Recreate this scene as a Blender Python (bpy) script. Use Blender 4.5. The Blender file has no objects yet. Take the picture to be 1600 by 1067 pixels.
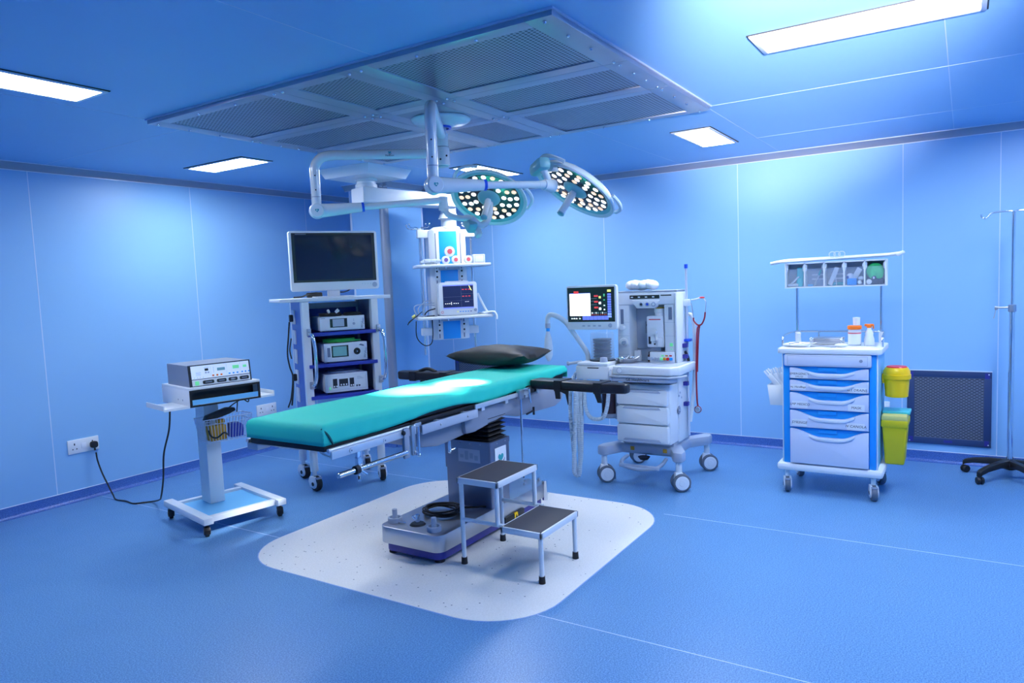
import bpy, bmesh, math, random
from mathutils import Vector, Matrix, Euler, noise
random.seed(11)
S = bpy.context.scene
COL = S.collection
PI = math.pi
V = Vector

# ------------------------------------------------------------------ materials
def mat(name, col, rough=0.5, metal=0.0, emit=0.0, ecol=None, trans=0.0, alpha=1.0, coat=0.0, bump=0.0, bscale=200.0, spec=0.5, ior=1.45, aniso=False):
    m = bpy.data.materials.new(name); m.use_nodes = True
    nt = m.node_tree; b = nt.nodes['Principled BSDF']
    b.inputs['Base Color'].default_value = (*col, 1)
    b.inputs['Roughness'].default_value = rough
    b.inputs['Metallic'].default_value = metal
    b.inputs['Specular IOR Level'].default_value = spec
    b.inputs['IOR'].default_value = ior
    if emit:
        b.inputs['Emission Color'].default_value = (*(ecol or col), 1)
        b.inputs['Emission Strength'].default_value = emit
    if trans: b.inputs['Transmission Weight'].default_value = trans
    if alpha < 1: b.inputs['Alpha'].default_value = alpha
    if coat: b.inputs['Coat Weight'].default_value = coat
    # a little variation so that no surface is a dead flat colour
    tc = nt.nodes.new('ShaderNodeTexCoord')
    nz = nt.nodes.new('ShaderNodeTexNoise'); nz.inputs['Scale'].default_value = bscale if bump else 6.0
    nz.inputs['Detail'].default_value = 3
    if aniso:
        mp = nt.nodes.new('ShaderNodeMapping'); mp.inputs['Scale'].default_value = (1, 1, 40)
        nt.links.new(tc.outputs['Object'], mp.inputs['Vector']); nt.links.new(mp.outputs['Vector'], nz.inputs['Vector'])
    else:
        nt.links.new(tc.outputs['Object'], nz.inputs['Vector'])
    if bump:
        bp = nt.nodes.new('ShaderNodeBump'); bp.inputs['Strength'].default_value = bump; bp.inputs['Distance'].default_value = 0.002
        nt.links.new(nz.outputs['Fac'], bp.inputs['Height']); nt.links.new(bp.outputs['Normal'], b.inputs['Normal'])
    elif not emit and not trans:
        mr = nt.nodes.new('ShaderNodeMapRange')
        mr.inputs['To Min'].default_value = max(0.02, rough - 0.06); mr.inputs['To Max'].default_value = min(1, rough + 0.06)
        nt.links.new(nz.outputs['Fac'], mr.inputs['Value']); nt.links.new(mr.outputs['Result'], b.inputs['Roughness'])
    return m

def speckle(name, base, light, dark, rough, s1=260.0, s2=70.0, amt=0.5, chips=None):
    m = mat(name, base, rough); nt = m.node_tree; b = nt.nodes['Principled BSDF']
    tc = nt.nodes.new('ShaderNodeTexCoord')
    n1 = nt.nodes.new('ShaderNodeTexNoise'); n1.inputs['Scale'].default_value = s1; n1.inputs['Detail'].default_value = 2
    nt.links.new(tc.outputs['Object'], n1.inputs['Vector'])
    r1 = nt.nodes.new('ShaderNodeValToRGB')
    r1.color_ramp.elements[0].position = 0.36; r1.color_ramp.elements[0].color = (*dark, 1)
    r1.color_ramp.elements[1].position = 0.66; r1.color_ramp.elements[1].color = (*light, 1)
    e = r1.color_ramp.elements.new(0.5); e.color = (*base, 1)
    nt.links.new(n1.outputs['Fac'], r1.inputs['Fac'])
    out = r1.outputs['Color']
    if chips:
        vo = nt.nodes.new('ShaderNodeTexVoronoi'); vo.inputs['Scale'].default_value = s2
        nt.links.new(tc.outputs['Object'], vo.inputs['Vector'])
        lt = nt.nodes.new('ShaderNodeMath'); lt.operation = 'LESS_THAN'; lt.inputs[1].default_value = 0.16
        nt.links.new(vo.outputs['Distance'], lt.inputs[0])
        sep = nt.nodes.new('ShaderNodeSeparateColor'); nt.links.new(vo.outputs['Color'], sep.inputs['Color'])
        gt = nt.nodes.new('ShaderNodeMath'); gt.operation = 'GREATER_THAN'; gt.inputs[1].default_value = 0.86
        nt.links.new(sep.outputs['Red'], gt.inputs[0])
        mu = nt.nodes.new('ShaderNodeMath'); mu.operation = 'MULTIPLY'
        nt.links.new(lt.outputs[0], mu.inputs[0]); nt.links.new(gt.outputs[0], mu.inputs[1])
        mx = nt.nodes.new('ShaderNodeMix'); mx.data_type = 'RGBA'
        nt.links.new(mu.outputs[0], mx.inputs['Factor']); nt.links.new(out, mx.inputs['A'])
        mx.inputs['B'].default_value = (*chips, 1); out = mx.outputs['Result']
    nt.links.new(out, b.inputs['Base Color'])
    return m

def perforated(name, col, hole, pitch, rad, rough=0.35, metal=0.9, slot=1.0):
    """sheet metal with a staggered pattern of holes, in object coordinates (x, y)"""
    m = mat(name, col, rough, metal); nt = m.node_tree; b = nt.nodes['Principled BSDF']
    tc = nt.nodes.new('ShaderNodeTexCoord'); sx = nt.nodes.new('ShaderNodeSeparateXYZ')
    nt.links.new(tc.outputs['Object'], sx.inputs[0])
    def mth(op, a, bb=None):
        n = nt.nodes.new('ShaderNodeMath'); n.operation = op
        for i, q in enumerate((a, bb)):
            if q is None: continue
            if hasattr(q, 'links') or hasattr(q, 'is_output'): nt.links.new(q, n.inputs[i])
            else: n.inputs[i].default_value = q
        return n.outputs[0]
    u = mth('DIVIDE', sx.outputs['X'], pitch * slot); v = mth('DIVIDE', sx.outputs['Y'], pitch)
    row = mth('FLOOR', v); odd = mth('MULTIPLY', mth('PINGPONG', row, 1.0), 0.5)
    uu = mth('SUBTRACT', mth('FRACT', mth('ADD', u, odd)), 0.5); vv = mth('SUBTRACT', mth('FRACT', v), 0.5)
    if slot > 1: uu = mth('MULTIPLY', uu, 0.8)
    d = mth('SQRT', mth('ADD', mth('MULTIPLY', uu, uu), mth('MULTIPLY', vv, vv)))
    inside = mth('LESS_THAN', d, rad)
    mx = nt.nodes.new('ShaderNodeMix'); mx.data_type = 'RGBA'
    nt.links.new(inside, mx.inputs['Factor'])
    mx.inputs['A'].default_value = (*col, 1); mx.inputs['B'].default_value = (*hole, 1)
    nt.links.new(mx.outputs['Result'], b.inputs['Base Color'])
    mm = nt.nodes.new('ShaderNodeMath'); mm.operation = 'MULTIPLY_ADD'
    nt.links.new(inside, mm.inputs[0]); mm.inputs[1].default_value = -metal; mm.inputs[2].default_value = metal
    nt.links.new(mm.outputs[0], b.inputs['Metallic'])
    return m

M = {}
def defm():
    M['wall'] = mat('wall_panel_blue', (0.27, 0.525, 0.84), 0.42, bump=0.02, bscale=900)
    M['ceil'] = mat('ceiling_panel_blue', (0.27, 0.525, 0.84), 0.38, bump=0.02, bscale=900)
    M['seam'] = mat('sealant_line', (0.62, 0.74, 0.95), 0.5)
    M['floor'] = speckle('blue_vinyl', (0.112, 0.275, 0.53), (0.19, 0.385, 0.66), (0.068, 0.19, 0.43), 0.34, 170)
    M['base'] = speckle('blue_vinyl_coving', (0.055, 0.145, 0.46), (0.09, 0.21, 0.56), (0.035, 0.095, 0.36), 0.4, 170)
    M['pad'] = speckle('grey_vinyl', (0.83, 0.82, 0.80), (0.86, 0.85, 0.84), (0.79, 0.78, 0.76), 0.36, 120, 38, chips=(0.08, 0.11, 0.16))
    M['padedge'] = mat('weld_line', (0.30, 0.45, 0.75), 0.5)
    M['alu'] = mat('aluminium_grey', (0.30, 0.34, 0.43), 0.4, 0.35)
    M['alul'] = mat('aluminium_edge', (0.72, 0.78, 0.9), 0.35, 0.3)
    M['steel'] = mat('brushed_steel', (0.50, 0.52, 0.56), 0.36, 1.0)
    M['steeld'] = mat('plenum_steel', (0.42, 0.46, 0.55), 0.42, 0.8)
    M['steelk'] = mat('dark_brushed_steel', (0.21, 0.24, 0.33), 0.38, 0.85)
    M['bellowm'] = mat('dark_bellows_rubber', (0.06, 0.075, 0.11), 0.55)
    M['cover'] = mat('grey_cover_plastic', (0.27, 0.31, 0.40), 0.42)
    M['drawerp'] = mat('drawer_plastic', (0.66, 0.72, 0.88), 0.4)
    M['rails'] = mat('polished_rail_steel', (0.78, 0.80, 0.83), 0.3, 0.6)
    M['sheetdark'] = mat('dark_seam_thread', (0.004, 0.10, 0.11), 0.8)
    M['chrome'] = mat('chrome', (0.82, 0.83, 0.85), 0.12, 1.0)
    M['perf'] = perforated('perforated_steel', (0.33, 0.37, 0.46), (0.015, 0.03, 0.06), 0.020, 0.33, 0.45, 0.75)
    M['grille'] = perforated('grille_sheet', (0.20, 0.23, 0.30), (0.02, 0.03, 0.06), 0.011, 0.34, 0.5, 0.5, slot=3.0)
    M['grilleframe'] = mat('grille_frame_blue', (0.035, 0.065, 0.17), 0.4, 0.2)
    M['white'] = mat('white_powder_coat', (0.78, 0.82, 0.87), 0.32)
    M['whitep'] = mat('white_plastic', (0.80, 0.84, 0.88), 0.4)
    M['cool'] = mat('cool_grey_plastic', (0.42, 0.48, 0.60), 0.42)
    M['grey'] = mat('grey_plastic', (0.28, 0.33, 0.43), 0.45)
    M['lampwhite'] = mat('lamp_white_enamel', (0.76, 0.85, 0.90), 0.22, coat=0.4)
    M['teal'] = mat('lamp_teal_plastic', (0.22, 0.52, 0.58), 0.35)
    M['logo_teal'] = mat('logo_teal', (0.03, 0.36, 0.40), 0.5)
    M['ringblue'] = mat('blue_ring', (0.02, 0.10, 0.72), 0.35)
    M['black'] = mat('black_plastic', (0.012, 0.013, 0.017), 0.45)
    M['blackv'] = mat('black_leatherette', (0.014, 0.014, 0.018), 0.36, bump=0.12, bscale=350)
    M['pillowm'] = mat('black_pillow_vinyl', (0.024, 0.022, 0.025), 0.55, bump=0.15, bscale=120, spec=0.3)
    M['rubber'] = mat('black_rubber', (0.015, 0.015, 0.018), 0.7)
    M['tyre'] = mat('grey_rubber', (0.13, 0.16, 0.21), 0.6)
    M['tread'] = mat('ribbed_rubber_tread', (0.075, 0.072, 0.085), 0.75, bump=0.5, bscale=300)
    M['navy'] = mat('navy_enamel', (0.035, 0.035, 0.27), 0.35)
    M['shelfblue'] = mat('shelf_blue_enamel', (0.035, 0.055, 0.40), 0.35)
    M['sideblue'] = mat('cart_side_blue', (0.05, 0.13, 0.50), 0.35)
    M['cyan'] = mat('bright_blue_plastic', (0.015, 0.34, 0.86), 0.35)
    M['cyanl'] = mat('light_cyan_sheet', (0.20, 0.58, 0.92), 0.35)
    M['sheet'] = mat('surgical_green_cloth', (0.022, 0.60, 0.48), 0.65, spec=0.35, bump=0.25, bscale=260)
    M['glass'] = mat('screen_glass', (0.010, 0.013, 0.030), 0.03, spec=0.6)
    M['screen_dim'] = mat('dim_screen', (0.02, 0.03, 0.08), 0.12)
    M['yellow'] = mat('yellow_plastic', (1.0, 0.62, 0.004), 0.35)
    M['lime'] = mat('lime_plastic', (0.68, 0.56, 0.008), 0.4)
    M['limel'] = mat('pale_lime_plastic', (0.72, 0.66, 0.20), 0.4)
    M['turq'] = mat('turquoise_lid', (0.08, 0.55, 0.62), 0.4)
    M['red'] = mat('red_plastic', (0.72, 0.02, 0.03), 0.35)
    M['orange'] = mat('orange_plastic', (0.95, 0.20, 0.02), 0.4)
    M['ochre'] = mat('ochre_box', (0.62, 0.33, 0.03), 0.6)
    M['green'] = mat('green_tube', (0.02, 0.36, 0.06), 0.35)
    M['brightgreen'] = mat('green_cuff', (0.05, 0.62, 0.18), 0.6)
    M['maroon'] = mat('maroon_tube', (0.30, 0.01, 0.03), 0.35)
    M['hose'] = mat('corrugated_hose', (0.66, 0.74, 0.80), 0.4)
    M['cotton'] = mat('white_cotton', (0.86, 0.88, 0.90), 0.95, bump=0.8, bscale=90)
    M['paper'] = mat('white_paper', (0.82, 0.86, 0.92), 0.7)
    M['clear'] = mat('clear_plastic', (0.55, 0.70, 0.90), 0.08, alpha=0.13)
    M['clearbag'] = mat('pale_bag', (0.80, 0.87, 0.95), 0.35, alpha=0.75)
    M['smoke'] = mat('smoked_canister', (0.045, 0.022, 0.03), 0.2)
    M['ink'] = mat('black_ink', (0.02, 0.025, 0.04), 0.7)
    M['inkgrey'] = mat('grey_print', (0.16, 0.20, 0.30), 0.7)
    M['led'] = mat('led_white', (1, 1, 1), 0.3, emit=1.7, ecol=(1.0, 0.97, 0.94))
    M['ledw'] = mat('led_warm', (1, 0.8, 0.6), 0.3, emit=1.05, ecol=(1.0, 0.66, 0.40))
    M['lensplate'] = mat('lens_plate_dark', (0.035, 0.04, 0.055), 0.25)
    M['panel_light'] = mat('light_diffuser', (1, 1, 1), 0.5, emit=LAMP, ecol=(0.88, 0.94, 1.0))
    M['bronze'] = mat('bottle_amber', (0.10, 0.03, 0.02), 0.2)
    M['pinkred'] = mat('reel_red', (0.66, 0.10, 0.13), 0.5)
    M['purple'] = mat('reel_purple', (0.18, 0.10, 0.36), 0.5)
    M['s_white'] = mat('screen_white', (1, 1, 1), 0.4, emit=1.9, ecol=(0.95, 0.97, 1))
    M['s_blue'] = mat('screen_blue', (0.2, 0.25, 0.8), 0.4, emit=0.7, ecol=(0.16, 0.22, 0.85))
    M['s_lblue'] = mat('screen_light_blue', (0.4, 0.5, 0.9), 0.4, emit=1.1, ecol=(0.22, 0.33, 0.95))
    M['s_red'] = mat('screen_red', (0.8, 0.05, 0.05), 0.4, emit=0.8, ecol=(0.85, 0.04, 0.05))
    M['s_green'] = mat('screen_green', (0.2, 0.7, 0.3), 0.4, emit=0.5, ecol=(0.1, 0.55, 0.25))
    M['s_yellow'] = mat('screen_yellow', (0.9, 0.9, 0.2), 0.4, emit=0.9, ecol=(0.9, 0.9, 0.25))
    M['s_navy'] = mat('screen_navy', (0.02, 0.025, 0.08), 0.25, emit=0.06, ecol=(0.03, 0.05, 0.3))
    M['s_lcd'] = mat('lcd_grey_green', (0.16, 0.32, 0.36), 0.2, emit=0.10, ecol=(0.2, 0.5, 0.55))
    M['s_panel'] = mat('lit_front_panel', (0.75, 0.85, 0.98), 0.35, emit=0.25, ecol=(0.8, 0.9, 1.0))

# ------------------------------------------------------------------ mesh builder
def T(x, y, z): return Matrix.Translation((x, y, z))
def R(ax, deg): return Matrix.Rotation(math.radians(deg), 4, ax)
FRONT = R('X', 90)           # a plane's normal turned to face local -y, its up to +z
def axis_m(p0, p1):
    d = V(p1) - V(p0); q = d.to_track_quat('Z', 'Y')
    return Matrix.Translation(p0) @ q.to_matrix().to_4x4(), d.length
def smooth_path(pts, n=6, closed=False):
    P = [V(p) for p in pts]; out = []; N = len(P)
    if N < 3: return P
    rng = range(N) if closed else range(N - 1)
    for i in rng:
        p0 = P[(i - 1) % N] if closed or i > 0 else P[0] * 2 - P[1]
        p1, p2 = P[i], P[(i + 1) % N]
        p3 = P[(i + 2) % N] if closed or i + 2 < N else P[-1] * 2 - P[-2]
        for k in range(n):
            t = k / n
            out.append(0.5 * ((2 * p1) + (p2 - p0) * t + (2 * p0 - 5 * p1 + 4 * p2 - p3) * t * t + (3 * p1 - p0 - 3 * p2 + p3) * t ** 3))
    if not closed: out.append(P[-1])
    return out

class MB:
    def __init__(s): s.bm = bmesh.new()
    def add(s, tb, m=0, X=None):
        for f in tb.faces: f.material_index = m
        if X is not None: bmesh.ops.transform(tb, matrix=X, verts=tb.verts)
        me = bpy.data.meshes.new('t'); tb.to_mesh(me); tb.free(); s.bm.from_mesh(me); bpy.data.meshes.remove(me)
        return s
    def box(s, c, d, m=0, bev=0.0, X=None, seg=2):
        tb = bmesh.new(); bmesh.ops.create_cube(tb, size=1)
        for v in tb.verts: v.co = V((v.co.x * d[0], v.co.y * d[1], v.co.z * d[2])) + V(c)
        if bev: bmesh.ops.bevel(tb, geom=tb.edges[:], offset=min(bev, min(d) * 0.49), segments=seg, affect='EDGES', profile=0.5)
        return s.add(tb, m, X)
    def bb(s, x0, x1, y0, y1, z0, z1, m=0, bev=0.0, X=None, seg=2):
        return s.box(((x0 + x1) / 2, (y0 + y1) / 2, (z0 + z1) / 2), (abs(x1 - x0), abs(y1 - y0), abs(z1 - z0)), m, bev, X, seg)
    def cyl(s, p0, p1, r0, r1=None, seg=18, m=0, bev=0.0):
        X, L = axis_m(p0, p1); r1 = r0 if r1 is None else r1
        if bev:
            return s.lathe([(0.0, 0), (r0 - bev, 0), (r0, bev), (r1, L - bev), (r1 - bev, L), (0.0, L)], m=m, seg=seg, X=X)
        tb = bmesh.new(); bmesh.ops.create_cone(tb, cap_ends=True, segments=seg, radius1=r0, radius2=r1, depth=L)
        bmesh.ops.translate(tb, verts=tb.verts, vec=(0, 0, L / 2))
        return s.add(tb, m, X)
    def lathe(s, prof, m=0, seg=24, X=None, ms=None):
        tb = bmesh.new(); rings = []
        for r, z in prof:
            if r < 1e-6: rings.append([tb.verts.new((0, 0, z))])
            else: rings.append([tb.verts.new((r * math.cos(2 * PI * k / seg), r * math.sin(2 * PI * k / seg), z)) for k in range(seg)])
        for a, b in zip(rings, rings[1:]):
            for k in range(seg):
                k2 = (k + 1) % seg
                if len(a) == 1 and len(b) == 1: continue
                if len(a) == 1: tb.faces.new((a[0], b[k2], b[k]))
                elif len(b) == 1: tb.faces.new((a[k], a[k2], b[0]))
                else: tb.faces.new((a[k], a[k2], b[k2], b[k]))
        bmesh.ops.recalc_face_normals(tb, faces=tb.faces)
        return s.add(tb, m, X)
    def tube(s, pts, r, m=0, seg=8, n=6, closed=False, sm=True, rib=0.0):
        P = smooth_path(pts, n, closed) if sm else [V(p) for p in pts]
        if rib:       # corrugated: resample evenly
            Q = [P[0]]; acc = 0.0; step = rib
            for a, b in zip(P, P[1:]):
                L = (b - a).length; t = step - acc
                while t <= L and L > 0: Q.append(a + (b - a) * (t / L)); t += step
                acc = (acc + L) % step
            P = Q
        tb = bmesh.new(); rings = []; up = None; N = len(P)
        for i, p in enumerate(P):
            a = P[(i - 1) % N] if closed or i > 0 else p; b = P[(i + 1) % N] if closed or i < N - 1 else p
            d = (b - a)
            if d.length < 1e-9: d = V((0, 0, 1))
            d.normalize()
            if up is None:
                up = d.orthogonal().normalized()
            up = (up - d * up.dot(d))
            if up.length < 1e-6: up = d.orthogonal()
            up.normalize(); w = d.cross(up)
            rr = r * (1.0 + (0.12 if i % 2 else -0.10)) if rib else r
            rings.append([tb.verts.new(p + (up * math.cos(2 * PI * k / seg) + w * math.sin(2 * PI * k / seg)) * rr) for k in range(seg)])
        pr = list(zip(rings, rings[1:])) + ([(rings[-1], rings[0])] if closed else [])
        for a, b in pr:
            for k in range(seg): tb.faces.new((a[k], a[(k + 1) % seg], b[(k + 1) % seg], b[k]))
        if not closed:
            tb.faces.new(rings[0][::-1]); tb.faces.new(rings[-1])
        bmesh.ops.recalc_face_normals(tb, faces=tb.faces)
        return s.add(tb, m)
    def prism(s, poly, h, m=0, X=None, bev=0.0):
        """polygon in x, y extruded to z = h"""
        tb = bmesh.new(); vs = [tb.verts.new((p[0], p[1], 0)) for p in poly]
        f = tb.faces.new(vs); r = bmesh.ops.extrude_face_region(tb, geom=[f])
        bmesh.ops.translate(tb, verts=[e for e in r['geom'] if isinstance(e, bmesh.types.BMVert)], vec=(0, 0, h))
        bmesh.ops.recalc_face_normals(tb, faces=tb.faces)
        if bev: bmesh.ops.bevel(tb, geom=tb.edges[:], offset=bev, segments=2, affect='EDGES', profile=0.5, clamp_overlap=True)
        return s.add(tb, m, X)
    def sph(s, c, r, m=0, sc=(1, 1, 1), seg=16, X=None):
        tb = bmesh.new(); bmesh.ops.create_uvsphere(tb, u_segments=seg, v_segments=max(6, seg // 2), radius=r)
        for v in tb.verts: v.co = V((v.co.x * sc[0], v.co.y * sc[1], v.co.z * sc[2])) + V(c)
        return s.add(tb, m, X)
    def text(s, body, size, X, m=0, align='CENTER', ext=0.0004, shear=0.0):
        cu = bpy.data.curves.new('t', 'FONT'); cu.body = body; cu.size = size; cu.align_x = align; cu.align_y = 'CENTER'
        cu.extrude = ext; cu.resolution_u = 2; cu.shear = shear
        o = bpy.data.objects.new('t', cu); COL.objects.link(o)
        me = bpy.data.meshes.new_from_object(o.evaluated_get(bpy.context.evaluated_depsgraph_get()))
        bpy.data.objects.remove(o); bpy.data.curves.remove(cu)
        tb = bmesh.new(); tb.from_mesh(me); bpy.data.meshes.remove(me)
        return s.add(tb, m, X)
    def build(s, name, mats, parent=None, ang=38, X=None):
        if X is not None: bmesh.ops.transform(s.bm, matrix=X, verts=s.bm.verts)
        me = bpy.data.meshes.new(name); s.bm.to_mesh(me); s.bm.free()
        for q in (mats if isinstance(mats, (list, tuple)) else [mats]): me.materials.append(M[q] if isinstance(q, str) else q)
        for p in me.polygons: p.use_smooth = True
        me.set_sharp_from_angle(angle=math.radians(ang))
        o = bpy.data.objects.new(name, me); COL.objects.link(o)
        if parent is not None: o.parent = parent
        return o

def rrect(w, h, r, n=6, cx=0, cy=0):
    out = []
    for sx, sy, a0 in ((1, 1, 0), (-1, 1, 90), (-1, -1, 180), (1, -1, 270)):
        for k in range(n + 1):
            a = math.radians(a0 + 90 * k / n)
            out.append((cx + sx * (w / 2 - r) + r * math.cos(a), cy + sy * (h / 2 - r) + r * math.sin(a)))
    return out

def tag(o, label=None, cat=None, group=None, kind=None):
    if label: o['label'] = label
    if cat: o['category'] = cat
    if group: o['group'] = group
    if kind: o['kind'] = kind
    return o
def thing(name, label, cat, loc=(0, 0, 0), rz=0.0, group=None):
    o = bpy.data.objects.new(name, None); COL.objects.link(o); o.empty_display_size = 0.1
    o.location = loc; o.rotation_euler = (0, 0, math.radians(rz))
    return tag(o, label, cat, group)
def put(o, loc, rz=0.0):
    o.location = loc; o.rotation_euler = (0, 0, math.radians(rz)); return o
def dup(root, loc=None, rz=None, label=None, group=None, parent=None):
    r = root.copy(); COL.objects.link(r)
    if parent is not None: r.parent = parent
    if loc is not None: r.location = loc
    if rz is not None: r.rotation_euler = (0, 0, math.radians(rz))
    if label: r['label'] = label
    if group: r['group'] = group
    for ch in list(root.children):
        c = ch.copy(); COL.objects.link(c); c.parent = r
        for g in list(ch.children):
            d = g.copy(); COL.objects.link(d); d.parent = c
    return r
def struct(mb, name, mats, ang=38): return tag(mb.build(name, mats, None, ang), kind='structure')
def wpt(o, p):     # local point of a placed thing, in the world
    return Matrix.Translation(o.location) @ o.rotation_euler.to_matrix().to_4x4() @ V(p)

LAMP, SPOT1, SPOT2, EXPO = 62.0, 2600.0, 2200.0, -0.13
defm()
# ------------------------------------------------------------------ the room
ZC, YL, XR, XN, YN = 2.481, 5.622, 6.246, -1.3, -1.35
b = MB().bb(XN - .1, XR + .1, YN - .1, YL + .1, -0.08, 0.0)
for x, y0, y1 in ((2.655, YN, 1.62), (4.215, YN, 1.6), (2.80, 3.52, YL), (4.215, 3.4, YL)): b.bb(x - .0022, x + .0022, y0, y1, 0, 0.0006, 1)
struct(b, 'floor', ['floor', 'seam'])
b = MB().prism(rrect(1.85, 1.95, 0.36, 10), 0.0012, 0, T(3.384, 2.565, 0))
b.prism(rrect(1.862, 1.962, 0.366, 10), 0.0006, 1, T(3.384, 2.565, 0))
struct(b, 'floor_inlay', ['pad', 'padedge'])
b = MB().bb(XN - .1, XR + .1, YN - .1, YL + .1, ZC, ZC + .08)
for x, y0, y1 in ((4.235, YN, 1.26), (1.02, YN, YL), (2.6, 3.8, YL), (5.45, YN, 1.3)): b.bb(x - .002, x + .002, y0, y1, ZC - .0008, ZC, 1)
for y, x0, x1 in ((0.08, XN, XR), (1.29, 4.22, XR), (2.12, XN, 2.34), (2.12, 4.22, XR), (3.82, XN, 2.36), (3.82, 4.22, XR)): b.bb(x0, x1, y - .002, y + .002, ZC - .0008, ZC, 1)
struct(b, 'ceiling', ['ceil', 'seam'])
b = MB().bb(XN - .1, XR + .1, YL, YL + .1, 0, ZC)
for x in (-0.02, 1.25, 2.508, 3.765, 5.03): b.bb(x - .003, x + .003, YL - .0008, YL, .08, ZC - .05, 1)
struct(b, 'wall_left', ['wall', 'seam'])
b = MB().bb(XR, XR + .1, YN - .1, YL, 0, ZC)
for y in (-0.206, 0.407, 1.645, 2.902, 4.18, 4.755): b.bb(XR - .0008, XR, y - .003, y + .003, .08, ZC - .05, 1)
struct(b, 'wall_right', ['wall', 'seam'])
struct(MB().bb(XN - .1, XN, YN - .1, YL, 0, ZC), 'wall_behind', ['wall'])
struct(MB().bb(XN, XR, YN - .1, YN, 0, ZC), 'wall_near', ['wall'])
# boxed-in duct column in the far corner
BX0, BX1, BY0, BY1 = 4.98, 5.53, 4.52, 4.95
b = MB().bb(BX0, BX1, BY0, BY1, 0, ZC)
struct(b, 'wall_column', ['wall'])
b = MB().cyl((BX0 + .02, BY0 + .02, .08), (BX0 + .02, BY0 + .02, ZC - .04), .042, seg=28)
b.bb(BX1 - .02, BX1 + .003, BY0 - .003, BY0 + .02, .08, ZC - .04, 1, .002); b.bb(BX0 - .003, BX0 + .02, BY1 - .02, BY1 + .003, .08, ZC - .04, 1, .002)
struct(b, 'trim_1', ['alu', 'alul'])
# cornices and baseboards
def cornice(b, p, q, nrm):
    p, q, n = V(p), V(q), V(nrm)
    d = (q - p); L = d.length; d.normalize()
    X = Matrix(((n.x, 0, d.x, p.x), (n.y, 0, d.y, p.y), (0, -1, 0, ZC), (0, 0, 0, 1)))
    prof = [(0, 0), (.052, 0), (.050, .006), (.030, .018), (.015, .034), (.006, .050), (0, .052)]
    b.prism(prof, L, 0, X)
    b.prism([(.050, 0), (.056, 0), (.056, .004), (.050, .004)], L, 1, X); b.prism([(0, .050), (.006, .050), (.006, .055), (0, .055)], L, 1, X)
def skirting(b, p, q, nrm):
    p, q, n = V(p), V(q), V(nrm)
    d = (q - p); L = d.length; d.normalize()
    X = Matrix(((n.x, 0, d.x, p.x), (n.y, 0, d.y, p.y), (0, 1, 0, 0), (0, 0, 0, 1)))
    b.prism([(0, 0), (.034, 0), (.034, .0008), (.018, .006), (.008, .018), (.004, .034), (.004, .082), (0, .082)], L, 0, X)
    b.prism([(0, .082), (.005, .082), (.004, .086), (0, .086)], L, 1, X)
runs = [('left', (XN, YL), (XR, YL), (0, -1)), ('right', (XR, YN), (XR, YL), (-1, 0)), ('behind', (XN, YN), (XN, YL), (1, 0)), ('near', (XN, YN), (XR, YN), (0, 1))]
for k, (nm, p, q, n) in enumerate(runs):
    b = MB(); cornice(b, p, q, n); struct(b, 'trim_%d' % (k + 2), ['alu', 'alul'], 25)
    b = MB(); skirting(b, p, q, n); struct(b, 'baseboard_' + nm, ['base', 'alul'], 25)
b = MB()
for p, q, n in (((BX0 - .05, BY0), (BX1 + .05, BY0), (0, -1)), ((BX0, BY0 - .05), (BX0, BY1 + .05), (-1, 0)), ((BX1, BY0 - .05), (BX1, BY1 + .05), (1, 0))): cornice(b, p, q, n)
struct(b, 'trim_6', ['alu', 'alul'], 25)
b = MB()
for p, q, n in (((BX0, BY0), (BX1, BY0), (0, -1)), ((BX0, BY0), (BX0, BY1), (-1, 0)), ((BX1, BY0), (BX1, BY1), (1, 0))): skirting(b, p, q, n)
struct(b, 'baseboard_column', ['base', 'alul'], 25)

# ------------------------------------------------------------------ ceiling lights
def ceiling_light(x0, x1, y0, y1, label):
    cx, cy, w, h = (x0 + x1) / 2, (y0 + y1) / 2, x1 - x0, y1 - y0
    t = thing('ceiling_light', label, 'ceiling light', (cx, cy, ZC), 0, 'recessed ceiling lights')
    b = MB()
    for (ax, bx, ay, by) in ((-w/2, w/2, -h/2, -h/2 + .02), (-w/2, w/2, h/2 - .02, h/2), (-w/2, -w/2 + .02, -h/2 + .02, h/2 - .02), (w/2 - .02, w/2, -h/2 + .02, h/2 - .02)):
        b.bb(ax, bx, ay, by, -.010, 0, 0, .002)
    for (ax, bx, ay, by) in ((-w/2 - .006, w/2 + .006, -h/2 - .006, -h/2), (-w/2 - .006, w/2 + .006, h/2, h/2 + .006), (-w/2 - .006, -w/2, -h/2, h/2), (w/2, w/2 + .006, -h/2, h/2)):
        b.bb(ax, bx, ay, by, -.004, 0, 1)
    b.build('frame', ['alul', 'black'], t)
    MB().bb(-w/2 + .02, w/2 - .02, -h/2 + .02, h/2 - .02, -.006, -.002).build('diffuser', ['panel_light'], t)
    return t
ceiling_light(1.23, 1.91, 3.42, 3.70, 'lit ceiling panel over the foot end of the operating table, cut by the picture edge')
ceiling_light(3.36, 3.63, 4.38, 5.06, 'lit ceiling panel above the endoscopy tower near the socket wall')
ceiling_light(3.12, 3.40, -.06, .77, 'large lit ceiling panel alone in the upper corner, away from the operating table')
ceiling_light(4.80, 5.49, 1.44, 1.71, 'small lit ceiling panel above the anaesthesia machine')
ceiling_light(4.86, 5.58, 3.38, 3.65, 'lit ceiling panel partly hidden behind the round surgical lamp head')
ceiling_light(4.60, 5.30, -.62, -.34, 'lit ceiling panel out of the picture over the drip stand side')

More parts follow.
